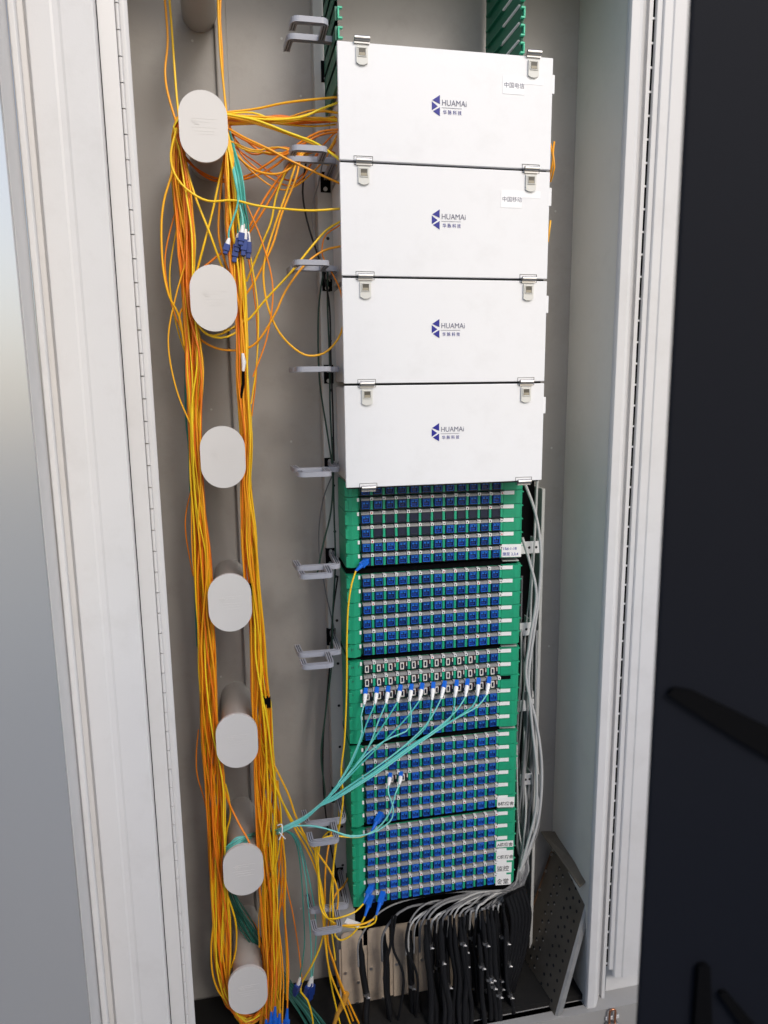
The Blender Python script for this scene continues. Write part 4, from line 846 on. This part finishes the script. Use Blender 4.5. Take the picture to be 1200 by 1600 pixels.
for j, px in enumerate(XS):
    Y_ = 1.585 if j < 4 else 1.595-.06*rnd.random()
    if j >= 4: px += rnd.uniform(-4, 4)
    yt = 1484-(px-560)*.24+rnd.uniform(-4, 12)+(0 if j < 4 or j % 3 else 30)
    P = [at(px-3, yt-18, Y_), at(px+rnd.uniform(-3, 3), yt+30, Y_-.006), at(px+rnd.uniform(0, 8), yt+75, Y_-.010), at(px+rnd.uniform(0, 12), 1580, Y_-.02), at(px+rnd.uniform(0, 14), 1650, Y_-.05)]
    r = rnd.uniform(.0055, .0085) if j > 3 else .0085
    S = spline(P, .02)
    e = empty('black_cable', P[0], 'black armoured cable standing up from the floor among the clamps', 'cable', 'black cables at the foot of the rack')
    MB().tube([p-P[0] for p in S], [r*.55]*2+[r]*(len(S)-2), BLKC, 12).obj('jacket', e)
    for q in range(2):
        if rnd.random() < .5:
            k = rnd.randint(3, max(4, int(len(S)*.6))); c = S[k]-P[0]; d = (S[k+1]-S[k]).normalized()
            cl = MB().cyl(c-d*.003, r*1.16, d*.007, STEEL, 14)
            cl.box(c.x-.002, c.x+.005, c.y-r*1.2-.006, c.y-r*1.1, c.z-.003, c.z+.004, STEEL)
            cl.cyl(c+Vector((.0015, -r*1.2-.006, .0)), .0022, (.006, -.001, 0), STEEL, 8)
            cl.obj('hose_clamp', e)
for j in range(9):
    px = rnd.uniform(600, 790)
    P = [at(px, 1440+rnd.uniform(-10, 5), 1.56), at(px-4, 1480, 1.555), at(px+rnd.uniform(-14, 14), 1530, 1.545), at(px+rnd.uniform(-10, 10), 1620, 1.55)]
    cord(P, BLKC, .0034, name='earth_wire', label='thin black wire hanging before the black cables', group='thin black wires at the foot of the rack')
P = [at(790, 1400, 1.58), at(800, 1440, 1.57), at(792, 1500, 1.56), at(775, 1560, 1.55), at(765, 1620, 1.55)]
for j in range(6):
    cord([p+Vector((.011*j, .004*j, 0)) for p in P], BLKC, .0075, name='black_cable', label='thick black cable descending at the right end of the clamp plate', group='thick black cables at the right of the plate')

# ------------------------------------------------------------------ leaning perforated steel tray, lower right
LA, LB_, LC, LD = at(862, 1330, 1.715), at(922, 1384, 1.535), at(862, 1604, 1.52), at(800, 1512, 1.70)
_n = (LB_-LA).cross(LD-LA); _d = at(862, 1604, 1.0)-Vector((0, 0, H)); LC = Vector((0, 0, H))+_d*((LA-Vector((0, 0, H))).dot(_n)/_d.dot(_n))
lt = empty('steel_tray', LC, 'bare perforated steel tray leaning in the lower right corner', 'steel tray')
def lrel(p): return p-LC
nrm = (LB_-LA).cross(LD-LA).normalized()
if nrm.x > 0: nrm = -nrm
MB().prism([lrel(p) for p in (LA, LB_, LC, LD)], -nrm*.003, LEANP).obj('web', lt, .0005)
q0_, q1_, q2_, q3_ = at(845, 1299, 1.715), at(868, 1299, 1.715), at(925, 1368, 1.535), at(906, 1386, 1.525)
MB().prism([lrel(p) for p in (q0_, q1_, q2_, q3_)], Vector((0, 0, -.003)), LEANP).obj('top_flange', lt, .0005)
f0 = LB_-nrm*-.004
MB().prism([lrel(p) for p in (LB_, LB_+Vector((.006, -.004, 0)), LC+Vector((.006, -.004, 0)), LC)], -nrm*.012, GALV).obj('side_flange', lt, .0005)
MB().prism([lrel(p) for p in (LA, LA+Vector((-.006, -.004, 0)), LD+Vector((-.006, -.004, 0)), LD)], -nrm*.010, RUST).obj('side_flange', lt, .0005)
def lpt(u, v): return (LA*(1-u)+LB_*u)*(1-v)+(LD*(1-u)+LC*u)*v
hm = MB()
for v in range(13):
    for u, dvv in ((.28, 0), (.40, .03), (.62, .0), (.74, .03), (.88, .015)):
        vv = .06+v*.072+dvv
        if vv > .97: continue
        hm.cyl(lrel(lpt(u, vv))+nrm*.0003, .0042, -nrm*.001, SEAL, 10)
        if u in (.28, .40): hm.cyl(lrel(lpt(u+.02, vv+.006))+nrm*.0004, .0022, nrm*.001, GALV, 8)
tag(hm.obj('perforations', lt), kind='stuff')
for v in (.02, .16, .32, .50, .66, .82):
    MB().cyl(lrel(lpt(.03, v)), .004, nrm*.004, STEEL, 10).obj('rivet', lt)
mbd = MB(); B0, B1, B2, B3 = at(792, 1530, 1.62), at(806, 1512, 1.64), at(846, 1600, 1.50), at(800, 1640, 1.46)
mbd.prism([B0, B1, B2, B3], (0, 0, -.02), STONE); o = mbd.obj('stone_board'); tag(o, 'mottled white stone board lying at the foot of the leaning tray', 'board')

# padlock at the bottom of the right jamb
pk = at(957, 1588, 1.47); pl_ = empty('padlock', pk, 'copper shackle padlock hanging at the foot of the right jamb', 'padlock')
S = [Vector((-.008, 0, -.02)), Vector((-.008, 0, .010))]+[Vector((-.008*math.cos(t*PI/8), 0, .012+.009*math.sin(t*PI/8))) for t in range(1, 8)]+[Vector((.008, 0, .010)), Vector((.008, 0, -.02))]
MB().tube(S, .0028, COPPER, 10).obj('shackle', pl_)
MB().box(-.017, .017, -.008, .008, -.052, -.020, STEEL).obj('body', pl_, .003, 2)
hp = MB().box(-.016, .022, .004, .0065, -.014, -.004, FRAMEP).obj('hasp', pl_, .0006)
